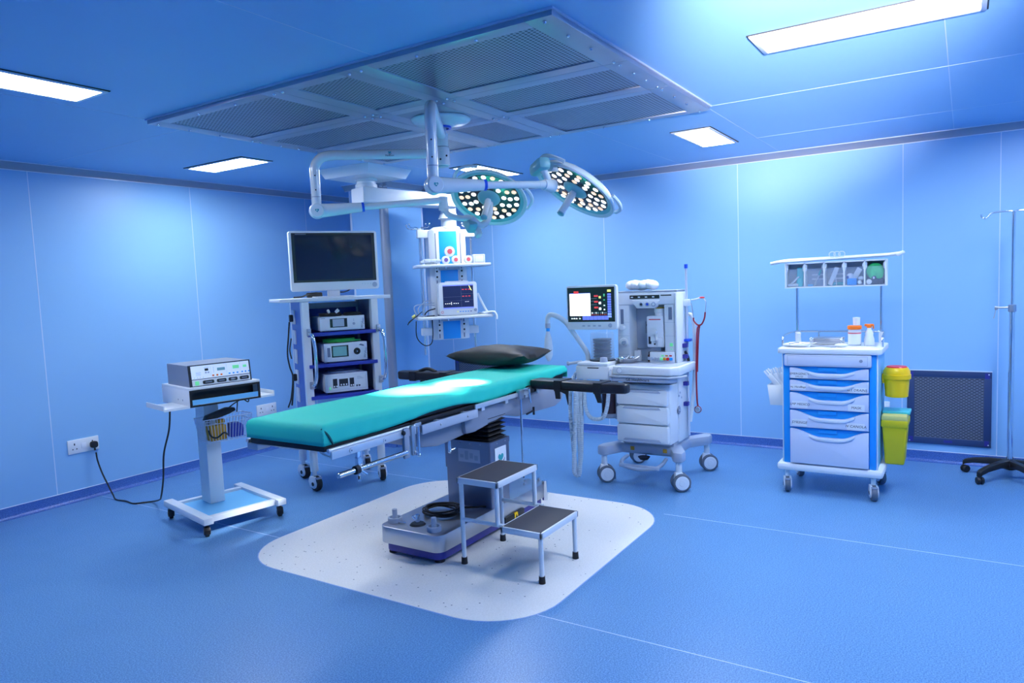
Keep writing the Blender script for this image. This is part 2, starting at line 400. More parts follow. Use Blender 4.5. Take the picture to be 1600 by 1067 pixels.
# ------------------------------------------------------------------ laminar airflow ceiling
t = thing('laminar_flow_panel', 'grey perforated steel laminar airflow panel set in the ceiling over the table', 'air panel', (3.28, 2.54, ZC))
def L2(x, y): return (x - 3.28, y - 2.54)
LX0, LX1, LY0, LY1 = 2.33, 4.215, 1.262, 3.815
zs = -0.028
b = MB()
xs = [(2.40, 2.93), (3.09, 3.46), (3.61, 4.15)]; ys = [(1.38, 2.18), (2.355, 2.68), (2.87, 3.71)]
def strip(x0, x1, y0, y1): b.bb(x0 - 3.28, x1 - 3.28, y0 - 2.54, y1 - 2.54, zs, 0, 0, .0015)
yy = [LY0] + [q for p in ys for q in p] + [LY1]; xx = [LX0] + [q for p in xs for q in p] + [LX1]
for k in range(0, 8, 2): strip(LX0, LX1, yy[k], yy[k + 1])
for j in range(3):
    for k in range(0, 8, 2): strip(xx[k], xx[k + 1], ys[j][0], ys[j][1])
strip(xs[1][0], xs[1][1], ys[1][0], ys[1][1])
b.bb(LX0 - 3.288, LX1 - 3.272, LY0 - 2.548, LY1 - 2.532, -.008, 0, 1)
for x in (3.01 - 3.28, 3.535 - 3.28): b.bb(x - .0015, x + .0015, LY0 - 2.54, LY1 - 2.54, zs - .0006, zs, 2)
for y in (2.268 - 2.54, 2.775 - 2.54): b.bb(LX0 - 3.28, LX1 - 3.28, y - .0015, y + .0015, zs - .0006, zs, 2)
b.build('frame', ['steeld', 'alul', 'grey'], t)
for j in range(3):
    for i in range(3):
        if i == 1 and j == 1: continue
        MB().bb(xs[i][0] - 3.28, xs[i][1] - 3.28, ys[j][0] - 2.54, ys[j][1] - 2.54, zs + .006, zs + .010).build('perforated_panel', ['perf'], t)
bolt0 = None
bl = []
for x in (LX0 + .035, 2.98, 3.04, 3.505, 3.565, LX1 - .035):
    for y in (LY0 + .05, 2.235, 2.305, 2.745, 2.805, LY1 - .05): bl.append((x, y))
for y in (1.62, 1.92, 3.1, 3.4): bl += [(LX0 + .035, y), (LX1 - .035, y)]
for x in (2.55, 2.75, 3.2, 3.35, 3.75, 3.95): bl += [(x, LY0 + .05), (x, LY1 - .05)]
for x, y in bl:
    if bolt0 is None:
        bolt0 = MB().sph((0, 0, 0), .008, 0, (1, 1, 1.1), 10).build('bolt', ['chrome'], t); o = bolt0
    else:
        o = bolt0.copy(); COL.objects.link(o)
    o.location = (*L2(x, y), zs - .003)
# ------------------------------------------------------------------ surgical lamp
def heart(n=40, s=1.0):
    return [(s * 0.0625 * 16 * math.sin(a) ** 3 / 1.0, s * 0.0625 * (13 * math.cos(a) - 5 * math.cos(2 * a) - 2 * math.cos(3 * a) - math.cos(4 * a))) for a in (2 * PI * k / n for k in range(n))]
def logo(b, X, s, mt, mk, word=None, wsize=0.4):
    """a heart on a swoosh, centred at the frame's origin, in the frame's x, y"""
    b.prism(heart(32, s * .5), .0006, mt, X)
    arc = []; n = 14
    for k in range(n + 1):
        a = math.radians(205 + 150 * k / n); arc.append((s * .72 * math.cos(a), s * (.62 * math.sin(a) - .05)))
    for k in range(n, -1, -1):
        a = math.radians(205 + 150 * k / n); w = .17 * math.sin(PI * k / n); arc.append((s * (.72 - w) * math.cos(a), s * ((.62 - w) * math.sin(a) - .05)))
    arc = [p for i, p in enumerate(arc) if i not in (n + 1, 2 * n + 1)]
    b.prism(arc, .0006, mk, X)
    # the heartbeat line across it
    if word: b.text(word, s * wsize, X @ T(0, -s * .98, 0), mk)

t = thing('surgical_lamp', 'white ceiling-hung surgical lamp with two round multi-LED heads on jointed arms', 'surgical lamp', (3.33, 2.55, ZC))
O = V((3.33, 2.55, ZC))
def l(p): return V(p) - O
def ly(P): return [tuple(l(p)) for p in P]
b = MB().lathe([(0, -.072), (.055, -.072), (.075, -.066), (.082, -.060), (.150, -.052), (.168, -.040), (.172, -.033), (.172, -.030)], 0, 48)
b.lathe([(.045, -.082), (.058, -.082), (.058, -.07), (.045, -.07)], 1, 32)
b.build('ceiling_cover', ['lampwhite', 'ringblue'], t)
b = MB().cyl((0, 0, -.06), (0, 0, -.125), .029, m=0, seg=28).cyl((0, 0, -.11), (0, 0, -.185), .038, seg=28, bev=.004).cyl((0, 0, -.188), (0, 0, -.292), .042, seg=28, bev=.004)
b.cyl((0, 0, -.292), (0, 0, -.298), .034, m=1, seg=28)
for z, a in ((-.26, 200), (-.24, 250), (-.10, 150)):
    b.sph((.042 * math.cos(math.radians(a)), .042 * math.sin(math.radians(a)), z), .006, 2, seg=8)
b.build('column', ['lampwhite', 'teal', 'black'], t)
# horizontal arm + drop, once per lamp head
def swing_arm(z, elbow, zbot, r=.027):
    e = V(elbow); c = V((3.33, 2.55, z)); d = (e - c); d.z = 0; d.normalize()
    pts = [c + d * .03, c + d * .12, e - d * .16 , e - d * .115, e - d * .045 + V((0, 0, -.012)), e + V((0, 0, -.055)) - d * .006, e + V((0, 0, -.12)), V((e.x, e.y, zbot + .05)), V((e.x, e.y, zbot - .02))]
    b = MB().tube(ly(pts), r, 0, 18, 6)
    b.cyl(l(V((e.x, e.y, zbot + .045))), l(V((e.x, e.y, zbot + .04))), r * 1.03, m=1, seg=20)
    for q in (.10, .02): 
        p = V((e.x, e.y, zbot + .06 + q)); vd = (V((0, 0, 1.5)) - p); vd.z = 0; vd.normalize()
        b.sph(l(p + vd * r), .004, 2, seg=8)
    return b, e
def spring_arm(p0, p1, side):
    """joint under the drop tube, tapering shell, blue ring, thin tube"""
    p0, p1 = V(p0), V(p1); d = (p1 - p0); L = d.length; d.normalize()
    b = MB()
    vd = (V((0, 0, 1.5)) - p0); vd.z = 0; vd = (vd - d * vd.dot(d)); vd.normalize()
    b.sph(l(p0), .045, 0, (1, 1, 1.0), 24)
    b.cyl(l(p0 - vd * .03), l(p0 + vd * .043), .040, m=0, seg=32, bev=.006)
    a, c = p0 + d * .005, p0 + d * .25
    b.cyl(l(a), l(c), .040, .026, 28)
    b.cyl(l(c), l(c + d * .014), .0275, m=1, seg=28)
    b.cyl(l(c + d * .014), l(p1), .0185, m=0, seg=24)
    b.cyl(l(p1 - d * .03), l(p1 + d * .012), .0195, m=0, seg=24, bev=.004)
    # small logo on the joint cap
    x = d; y = V((0, 0, 1)); y = (y - x * y.dot(x)).normalized(); zz = x.cross(y)
    if zz.dot(vd) < 0: x = -x; zz = x.cross(y)
    q = l(p0 + vd * .0436)
    X = Matrix(((x.x, y.x, zz.x, q.x), (x.y, y.y, zz.y, q.y), (x.z, y.z, zz.z, q.z), (0, 0, 0, 1)))
    b.prism(heart(24, .011), .0008, 2, X)
    return b
E1 = V((2.859, 3.098, 2.259)); E2 = V((2.684, 2.117, 2.360))
b, _ = swing_arm(2.259, E1, 1.985)
# logo on the horizontal tube, facing the camera side
c = V((3.33, 2.55, 2.259)); d = (E1 - c); d.z = 0; d.normalize(); nrm = V((-d.y, d.x, 0))
if nrm.dot(V((0, 0, 0)) - c) < 0: nrm = -nrm
x = -d; y = V((0, 0, 1)); p = l(c + d * .30 + nrm * .0265)
if x.cross(y).dot(nrm) < 0: x = -x
X = Matrix(((x.x, 0, nrm.x, p.x), (x.y, 0, nrm.y, p.y), (0, 1, 0, p.z), (0, 0, 0, 1)))
logo(b, X @ T(0, .006, .0005), .017, 3, 4, 'Medisain', .85)
b.build('swing_arm', ['lampwhite', 'cool', 'black', 'logo_teal', 'ink'], t)
b, _ = swing_arm(2.360, E2, 2.02)
b.build('swing_arm', ['lampwhite', 'cool', 'black'], t)
A1 = V((3.40, 2.612, 2.006)); A2 = V((3.155, 1.789, 1.985))
spring_arm((2.859, 3.098, 1.950), A1, 1).build('spring_arm', ['lampwhite', 'ringblue', 'logo_teal'], t)
spring_arm((2.684, 2.117, 1.972), A2, 1).build('spring_arm', ['lampwhite', 'ringblue', 'logo_teal'], t)

def lamp_head(P, n, xdir):
    P, n = V(P), V(n).normalized()
    xd = V(xdir); xd = (xd - n * xd.dot(n)).normalized(); yd = n.cross(xd)
    p = l(P)
    X = Matrix(((xd.x, yd.x, n.x, p.x), (xd.y, yd.y, n.y, p.y), (xd.z, yd.z, n.z, p.z), (0, 0, 0, 1)))
    # housing: shallow dome with a turned-up rim, z = light direction
    b = MB().lathe([(0, -.070), (.07, -.068), (.15, -.056), (.205, -.032), (.228, -.010), (.236, .004), (.234, .012), (.226, .012), (.214, .004), (.192, -.002)], 0, 56)
    b.lathe([(.214, .0045), (.205, .003), (.1915, -.0005)], 1, 56)
    # handle bows at the rim
    for a0 in (40, 160, 280):
        pts = []
        for k in range(9):
            a = math.radians(a0 - 22 + 44 * k / 8); rr = .243 + .020 * math.sin(PI * k / 8)
            pts.append((rr * math.cos(a), rr * math.sin(a), -.012))
        b.tube(pts, .010, 0, 8, 3)
    h = b.build('lamp_head', ['lampwhite', 'teal'], t); h.matrix_local = X
    MB().lathe([(0, .0025), (.060, .0025), (.186, .0015), (.192, -.001), (.192, -.004), (0, -.004)], 0, 56).build('lens_plate', ['lensplate'], h)
    MB().lathe([(0, .018), (.05, .017), (.066, .010), (.070, .003), (0, .003)], 0, 36).build('handle_socket', ['teal'], h)
    b = MB().lathe([(0, .018), (.017, .018), (.020, .03), (.018, .12), (.020, .150)], 0, 24); b.lathe([(.020, .150), (.0205, .158), (.012, .164), (0, .164)], 1, 24)
    b.build('handle', ['lampwhite', 'teal'], h)
    W0 = C0 = None; k = 0
    for rr, cnt, off in ((.172, 20, 0), (.132, 14, .2), (.094, 9, .1)):
        for q in range(cnt):
            a = 2 * PI * (q + off) / cnt; warm = (q % 3 == 1) if rr > .1 else (q % 4 == 2)
            if warm:
                if W0 is None: W0 = MB().lathe([(0, .006), (.010, .005), (.0148, .0025), (.0155, .001)], 0, 14).build('led_lens', ['ledw'], h); o = W0
                else: o = W0.copy(); COL.objects.link(o)
            else:
                if C0 is None: C0 = MB().lathe([(0, .006), (.010, .005), (.0148, .0025), (.0155, .001)], 0, 14).build('led_lens', ['led'], h); o = C0
                else: o = C0.copy(); COL.objects.link(o)
            o.location = (rr * math.cos(a), rr * math.sin(a), .0015)
    return h
H1, N1 = V((3.616, 2.433, 2.018)), V((-.5975, -.134, -.790))
H2, N2 = V((3.401, 1.738, 1.977)), V((-.471, .347, -.811))
lamp_head(H1, N1, (0, 1, 0)); lamp_head(H2, N2, (0, 1, 0))
# yokes
def blk(b, c, d, X, m): b.box((0, 0, 0), d, m, .012, T(*l(c)) @ X)
b = MB()
b.cyl(l(A1 + V((0, 0, .02))), l(A1 + V((.01, .01, -.06))), .026, .030, 24)
K = V((3.44, 2.60, 1.895))
b.tube(ly([A1 + V((0, 0, -.05)), V((3.405, 2.58, 1.915)), V((3.44, 2.52, 1.893)), V((3.475, 2.47, 1.895))]), .017, 0, 12)
b.tube(ly([V((3.475, 2.47, 1.895)), V((3.52, 2.44, 1.85)), V((3.60, 2.43, 1.90)), H1 - N1 * .05]), .020, 0, 12)
b.box((0, 0, 0), (.06, .11, .07), 1, .014, T(*l(V((3.49, 2.49, 1.86)))) @ R('Z', -35) @ R('X', 38))
b.box((0, 0, 0), (.04, .05, .10), 0, .014, T(*l(V((3.51, 2.455, 1.825)))) @ R('Z', -35) @ R('X', -30))
b.build('yoke', ['lampwhite', 'teal'], t)
b = MB()
b.cyl(l(A2), l(A2 + (H2 - A2) * .28), .026, .034, 24)
b.tube(ly([A2 + (H2 - A2) * .2, A2 + V((.02, .0, .06)), A2 + V((.03, .03, .09))]), .018, 0, 12)
b.box((0, 0, 0), (.07, .14, .065), 1, .022, T(*l(A2 + V((.03, .035, .095)))) @ R('Z', -35) @ R('X', -12))
b.tube(ly([A2 + V((.05, -.01, .09)), H2 - N2 * .10 + V((-.03, .05, .03)), H2 - N2 * .04]), .022, 0, 12)
b.build('yoke', ['lampwhite', 'teal'], t)

# ------------------------------------------------------------------ equipment pendant
t = thing('equipment_pendant', 'white and blue ceiling pendant column with two equipment shelves and side rails', 'pendant', (5.25, 3.95, 0), -42)
def pl(x, y, z):     # world to pendant local
    a = math.radians(42); dx, dy = x - 5.25, y - 3.95
    return (dx * math.cos(a) - dy * math.sin(a), dx * math.sin(a) + dy * math.cos(a), z)
mc = pl(4.43, 4.20, 0)
a0 = 44
b = MB()
Xm = T(mc[0], mc[1], 0) @ R('Z', a0)
tb = [(-.27, -.27), (.27, -.27), (.27, .27), (-.27, .27)]
bm_ = bmesh.new(); lo = [bm_.verts.new((x * .86, y * .86, ZC - .075)) for x, y in tb]; hi = [bm_.verts.new((x, y, ZC - .0)) for x, y in tb]
bm_.faces.new(lo[::-1]); bm_.faces.new(hi)
for k in range(4): bm_.faces.new((lo[k], lo[(k + 1) % 4], hi[(k + 1) % 4], hi[k]))
bmesh.ops.recalc_face_normals(bm_, faces=bm_.faces); b.add(bm_, 0, Xm)
b.build('ceiling_plate', ['white'], t, 20)
b = MB().cyl((mc[0], mc[1], ZC - .075), (mc[0], mc[1], ZC - .095), .092, seg=36, bev=.003).cyl((mc[0], mc[1], ZC - .095), (mc[0], mc[1], ZC - .125), .078, seg=36, bev=.003).cyl((mc[0], mc[1], ZC - .12), (mc[0], mc[1], 2.33), .09, seg=36, bev=.004)
b.build('swivel_joint', ['white'], t)
e = V((-.03, .0, 0)); s_ = V(mc); s_.z = 0; d = (e - s_); L = d.length; ang = math.degrees(math.atan2(d.y, d.x))
b = MB().prism([(-.09, .0), (L + .05, 0), (L + .05, .105), (-.09, .125)], .2, 0, T(mc[0], mc[1], 2.205) @ R('Z', ang) @ T(0, .1, 0) @ R('X', 90), .006)
b.build('arm', ['white'], t)
b = MB().cyl((-.03, 0, 2.0), (-.03, 0, 2.21), .070, seg=36).cyl((-.03, 0, 2.10), (-.03, 0, 2.15), .092, .075, seg=36, bev=.004).cyl((-.03, 0, 2.0), (-.03, 0, 2.03), .10, seg=36, bev=.006)
b.build('column', ['white'], t)
# service head
b = MB().prism([(-.235, .12), (-.235, -.06), (-.19, -.10), (.06, -.10), (.105, -.06), (.105, .12)], .985, 0, T(0, 0, 1.015), .006)
b.lathe([(0, .04), (.10, .035), (.15, .0)], 0, 32, T(-.065, .01, 1.995) @ Matrix.Diagonal((1.1, .75, 1, 1)))
b.bb(-.145, .015, -.104, -.098, 1.02, 1.985, 1, .001)
for x in (-.178, .047): b.bb(x - .004, x + .004, -.1035, -.099, 1.03, 1.97, 2)
b.build('service_head', ['white', 'cyan', 'inkgrey'], t)
for zz in (1.60, 1.12):
    for x in (-.178, .047):
        b = MB().bb(x - .018, x + .018, -.112, -.10, zz - .05, zz + .05, 0, .003).sph((x, -.112, zz + .03), .009, 1, seg=10).sph((x, -.112, zz - .02), .009, 1, seg=10)
        b.build('socket_plate', ['whitep', 'black'], t)
def shelf(z, x0, x1):
    b = MB().prism(rrect(x1 - x0, .34, .05, 5, (x0 + x1) / 2, -.10), .026, 0, T(0, 0, z - .026), .006)
    b.bb(-.16, .03, -.12, .0, z - .05, z - .026, 1, .003).cyl((-.11, -.2, z - .04), (-.11, -.2, z - .026), .008, m=2, seg=10)
    b.build('shelf', ['whitep', 'cool', 'chrome'], t)
shelf(1.690, -.376, .293); shelf(1.232, -.388, .300)
for x, zt in ((-.305, .88), (.165, .885)):
    b = MB().cyl((x, -.03, zt), (x, -.03, 2.0), .0135, seg=16)
    b.build('rail', ['chrome'], t)
for x in (-.27, .135):
    for z in (1.97, 1.09):
        b = MB().bb(x - .06, x + .06, -.055, .02, z - .035, z + .035, 0, .008).build('rail_bracket', ['whitep'], t)
for x, sgn in ((-.305, -1), (.165, 1)):
    b = MB()
    for k, (dx, dy, up) in enumerate(((.09 * sgn, -.03, .0), (.06 * sgn, .05, .02), (-.06 * sgn, -.05, .01), (-.05 * sgn, .05, .02))):
        b.tube([(x, -.03, 2.012), (x + dx * .5, -.03 + dy * .5, 2.012 + up), (x + dx, -.03 + dy, 2.012 + up), (x + dx * 1.25, -.03 + dy * 1.25, 2.022 + up), (x + dx * 1.35, -.03 + dy * 1.3, 2.04 + up)], .0045, 0, 8, 4)
        b.sph((x + dx * 1.35, -.03 + dy * 1.3, 2.045 + up), .008, 0, seg=8)
    b.cyl((x, -.03, 2.0), (x, -.03, 2.02), .022, m=1, seg=16)
    b.build('drip_hook', ['chrome', 'whitep'], t)
PEND = t

# patient monitor on the pendant
t = thing('patient_monitor', 'pale grey patient monitor with dark blue screen standing on the pendant shelf', 'monitor', wpt(PEND, (-.02, -.185, 1.2335)), -42)
b = MB().prism(rrect(.345, .29, .025, 5, 0, .150), .11, 0, R('X', 90) @ T(0, 0, -.06), .008)
b.bb(-.1, .1, -.045, .05, .288, .305, 0, .008).bb(-.12, .12, -.04, .05, 0, .012, 0, .004)
b.build('housing', ['whitep'], t)
b = MB().bb(-.137, .137, -.0525, -.048, .062, .272, 0)
def scr(x0, x1, z0, z1, m): b.bb(x0, x1, -.0532, -.0524, z0, z1, m)
scr(-.137, .137, .262, .272, 1); scr(-.137, .137, .062, .072, 1)
for z in (.10, .135): scr(-.137, .025, z + .03, z + .031, 2)
scr(.025, .026, .072, .262, 2); scr(.026, .137, .19, .191, 2); scr(.026, .137, .135, .136, 2)
for k in range(3): scr(-.12 + k * .018, -.112 + k * .018, .105, .110, 4); scr(-.045 + k * .018, -.037 + k * .018, .105, .110, 4)
b.bb(-.066, -.062, -.0532, -.0524, .097, .120, 4)
for z in (.225, .165):
    for k in range(3): scr(.035 + k * .028, .052 + k * .028, z, z + .006, 3)
for k in range(3): scr(.06 + k * .014, .066 + k * .014, .118, .121, 4)
b.prism([(.096, .262), (.102, .262), (.125, .215), (.110, .225)], .0006, 5, T(0, -.0526, 0) @ R('X', 90))
b.build('screen', ['s_navy', 's_blue', 'inkgrey', 's_red', 's_white', 's_yellow'], t)
MB().cyl((.150, -.05, .045), (.150, -.066, .045), .013, seg=18, bev=.002).build('knob', ['grey'], t)
for k, q in enumerate(('s_yellow', 'cyan', 'cyan', 'cyan', 'cyan', 'navy')):
    MB().bb(-.01 + k * .024 - .007, -.01 + k * .024 + .007, -.0535, -.049, .030, .037, 0, .001).build('button', [q], t)
MB().lathe([(.008, 0), (.011, 0), (.011, .003), (.008, .003)], 0, 18, T(-.148, -.0495, .034) @ FRONT).build('power_button', ['red'], t)
t = tag(MB().tube([(-.34, -.18, 1.28), (-.40, -.22, 1.24), (-.46, -.20, 1.19), (-.47, -.18, 1.17), (-.45, -.17, 1.20), (-.37, -.17, 1.25)], .004, 0, 6).tube([(-.40, -.2, 1.20), (-.40, -.2, 1.06), (-.34, -.2, .985), (-.275, -.18, .99), (-.25, -.15, 1.06), (-.245, -.13, 1.20)], .0045, 1, 6).tube([(-.245, -.16, 1.36), (-.30, -.17, 1.37), (-.37, -.18, 1.31), (-.36, -.18, 1.25)], .005, 2, 6).tube([(-.22, -.14, 1.33), (-.30, -.15, 1.33), (-.33, -.16, 1.26), (-.30, -.16, 1.238)], .005, 2, 6).tube([(-.21, -.12, 1.30), (-.28, -.12, 1.28), (-.31, -.14, 1.24), (-.24, -.15, 1.237), (-.22, -.1, 1.237)], .006, 1, 6).cyl((-.43, -.2, 1.235), (-.405, -.19, 1.25), .012, m=3, seg=10).tube([(-.22, -.13, 1.35), (-.30, -.14, 1.345), (-.40, -.17, 1.33), (-.39, -.18, 1.26), (-.33, -.17, 1.237)], .005, 2, 6).build('sensor_cable', ['ink', 'black', 'cool', 'limel'], None), 'tangled monitor leads hanging off the lower shelf of the white pendant', 'cable')
put(t, (5.25, 3.95, 0), -42)
t = tag(MB().bb(.20, .285, -.24, -.06, 1.2335, 1.2465, 0, .006).tube([(.178, -.14, 1.42), (.20, -.16, 1.36), (.235, -.2, 1.27), (.25, -.21, 1.25)], .011, 0, 8).tube([(.24, -.24, 1.25), (.29, -.27, 1.252), (.312, -.28, 1.22), (.312, -.28, 1.185)], .009, 0, 8).tube([(.20, -.22, 1.25), (.28, -.25, 1.252), (.305, -.255, 1.25)], .009, 0, 8).build('pressure_cuff_hose', ['paper'], None), 'white cuff hose lying over the end of the pendant shelf beside the monitor', 'hose')
put(t, (5.25, 3.95, 0), -42)
# reels and packs on the upper shelf
def reel(x, y, z, r, colr, label):
    tt = thing('suture_reel', label, 'reel', wpt(PEND, (x, y, z)), -42, 'reels on the upper pendant shelf')
    MB().lathe([(r * .5, -.02), (r, -.018), (r, .018), (r * .5, .02)], 0, 26, FRONT).build('rim', ['paper'], tt)
    MB().lathe([(0, -.016), (r * .5, -.016), (r * .5, .022), (0, .022)], 0, 22, FRONT).build('core', [colr], tt)
    return tt
reel(-.105, -.17, 1.6915 + .036, .036, 'purple', 'white reel with a purple core on the upper pendant shelf')
reel(-.018, -.18, 1.6915 + .036, .036, 'pinkred', 'white reel with a red core resting under the larger stacked reel')
reel(.098, -.17, 1.6915 + .036, .036, 'pinkred', 'white reel with a red core beside the small framed box')
reel(-.068, -.17, 1.6915 + .074 + .036, .046, 'pinkred', 'larger white reel with a red core stacked on top of the others')
b = MB()
for k in range(9): b.box((-.31 + .016 * k, -.18 + .02 * math.sin(k * 2.3), 1.714 + .004 * (k % 3)), (.05, .07, .02 + .006 * (k % 4)), 0, .004, None)
tt = tag(b.build('plastic_pack', ['clearbag'], None), 'clear plastic packs spread along the upper pendant shelf', 'pack', kind='stuff'); put(tt, (5.25, 3.95, 0), -42)
tt = thing('specimen_box', 'small white box with a dark square outline on the end of upper pendant shelf', 'box', wpt(PEND, (.195, -.17, 1.6915)), -42)
MB().bb(-.052, .052, -.03, .05, 0, .078, 0, .004).build('body', ['paper'], tt)
b = MB()
for q in ((-.042, .042, .066, .069), (-.042, .042, .006, .009), (-.042, -.039, .006, .069), (.039, .042, .006, .069)): b.bb(q[0], q[1], -.0312, -.0302, q[2], q[3])
b.build('outline', ['inkgrey'], tt)
# ------------------------------------------------------------------ operating table
TX, TY = 3.0, 2.60
t = thing('operating_table', 'steel operating table with narrow column on a heavy wheeled base', 'operating table', (TX, TY, 0))
def tl(x, y, z): return (x - TX, y - TY, z)
# base
b = MB().prism(rrect(1.17, .44, .055, 6, 3.46 - TX, 2.565 - TY), .095, 0, T(0, 0, .075), .004)
b.build('base_cover', ['steel'], t)
b = MB().prism(rrect(1.12, .40, .05, 6, 3.46 - TX, 2.565 - TY), .055, 0, T(0, 0, .025), .003)
b.build('base_skirt', ['navy'], t)
for x, y in ((2.95, 2.41), (2.95, 2.74), (3.97, 2.41), (3.97, 2.74)):
    MB().cyl(tl(x, y, 0), tl(x, y, .03), .028, seg=18).build('foot', ['rubber'], t)
for x, y in ((2.965, 2.735), (2.945, 2.435)):
    b = MB().lathe([(.030, .0), (.040, .0), (.040, .028), (.032, .028), (.030, .006), (0, .006)], 0, 26, T(*tl(x, y, .17))).cyl(tl(x, y, .17), tl(x, y, .245), .0145, m=0, seg=20, bev=.002)
    b.build('levelling_knob', ['cool'], t)
MB().lathe([(0, .012), (.036, .010), (.046, .0), (0, 0)], 0, 30, T(*tl(2.985, 2.585, .17))).cyl(tl(2.985, 2.585, .175), tl(2.985, 2.585, .228), .013, m=1, seg=18, bev=.002).tube([tl(2.985, 2.59, .19), tl(3.03, 2.66, .19), tl(3.05, 2.66, .185)], .006, 1, 8).tube([tl(2.96, 2.65, .178), tl(2.95, 2.72, .176)], .004, 1, 6).build('brake_pedal', ['black', 'chrome'], t)
b = MB().cyl(tl(3.99, 2.34, .06), tl(3.99, 2.34, .19), .018, seg=16).cyl(tl(4.02, 2.40, .17), tl(4.02, 2.40, .195), .01, seg=10).cyl(tl(3.96, 2.47, .17), tl(3.96, 2.47, .19), .01, seg=10).cyl(tl(3.90, 2.44, .17), tl(3.90, 2.44, .185), .009, seg=10)
b.build('floor_lock', ['chrome'], t)
b = MB().bb(*[q for q in (3.50 - TX, 3.72 - TX, 2.333 - TY, 2.36 - TY, .05, .085)], 0, .004).bb(3.60 - TX, 3.635 - TX, 2.330 - TY, 2.34 - TY, .05, .085, 1).prism([(0, 0), (.024, 0), (.012, .022)], .001, 2, T(*tl(3.607, 2.3295, .055)) @ R('X', 90))
b.build('power_inlet', ['black', 'yellow', 'ink'], t)
# column
CX0, CX1, CY0, CY1 = 3.39, 3.59, 2.352, 2.68
b = MB().prism(rrect(CX1 - CX0, CY1 - CY0, .008, 3, (CX0 + CX1) / 2 - TX, (CY0 + CY1) / 2 - TY), .40, 0, T(0, 0, .165))
b.build('column', ['steelk'], t)
b = MB().prism(rrect(CX1 - CX0 + .012, CY1 - CY0 + .012, .010, 3, (CX0 + CX1) / 2 - TX, (CY0 + CY1) / 2 - TY), .17, 0, T(0, 0, .395)).prism(rrect(CX1 - CX0 + .02, CY1 - CY0 + .02, .012, 3, (CX0 + CX1) / 2 - TX, (CY0 + CY1) / 2 - TY), .03, 0, T(0, 0, .54))
for k in range(4): b.sph(tl(CX0 - .011, CY0 + .06 + .075 * k, .555), .005, 1, seg=8)
for k in range(2): b.sph(tl(CX0 + .06 + .09 * k, CY0 - .011, .553), .005, 1, seg=8)
b.build('column_sleeve', ['steelk', 'grey'], t)
b = MB().bb(3.43 - TX, 3.55 - TX, CY0 - .0095 - TY, CY0 - .006 - TY, .36, .525, 0)
X = T(*tl(3.49, CY0 - .0098, .462)) @ R('X', 90)
logo(b, X, .058, 1, 2, 'Medisain', .62)
b.build('logo_plate', ['paper', 'logo_teal', 'ink'], t)
b = MB().bb(CX0 - .0075 - TX, CX0 - .006 - TX, 2.42 - TY, 2.58 - TY, .44, .52, 0)
for k in range(4): b.bb(CX0 - .0082 - TX, CX0 - .0076 - TX, 2.435 + .035 * k - TY, 2.46 + .035 * k - TY, .455 + .01 * (k % 2), .485 + .012 * (k % 3), 1)
b.build('warning_plate', ['steeld', 'grey'], t)
# bellows
b = MB()
mx, my = (CX0 + CX1) / 2 - TX, (CY0 + CY1) / 2 - TY
w, h = CX1 - CX0 - .01, CY1 - CY0 - .01
for k in range(6):
    z = .566 + k * .026
    bm_ = bmesh.new(); rings = []
    for dz, ins in ((0, .028), (.013, .0), (.026, .028)):
        rings.append([bm_.verts.new((mx + sx * (w / 2 - ins), my + sy * (h / 2 - ins), z + dz)) for sx, sy in ((1, 1), (-1, 1), (-1, -1), (1, -1))])
    for a_, c_ in zip(rings, rings[1:]):
        for q in range(4): bm_.faces.new((a_[q], a_[(q + 1) % 4], c_[(q + 1) % 4], c_[q]))
    bmesh.ops.recalc_face_normals(bm_, faces=bm_.faces); b.add(bm_, 0)
b.build('bellows', ['black'], t, 20)
# under-table plastic covers
def cover(pts, y0, y1, name='under_cover', bev=.02):
    MB().prism([(x - TX, z) for x, z in pts], y1 - y0, 0, T(0, y1 - TY, 0) @ R('X', 90), bev).build(name, ['cover'], t)
cover([(2.80, .790), (3.42, .790), (3.42, .715), (3.30, .655), (2.98, .635), (2.83, .66), (2.80, .70)], 2.39, 2.80)
cover([(3.16, .80), (4.33, .80), (4.36, .76), (4.32, .67), (4.22, .645), (3.75, .66), (3.60, .695), (3.27, .655), (3.18, .66)], 2.36, 2.83)
# black table boards
def board(x0, x1, z0=.797, z1=.822): MB().bb(x0 - TX, x1 - TX, 2.352 - TY, 2.848 - TY, z0, z1, 0, .004).build('table_board', ['black'], t)
board(2.125, 2.70); board(2.715, 3.62); board(3.63, 4.36)
# mattress below the cloth
MB().bb(2.135 - TX, 4.35 - TX, 2.362 - TY, 2.838 - TY, .823, .898, 0, .015).build('mattress', ['blackv'], t)
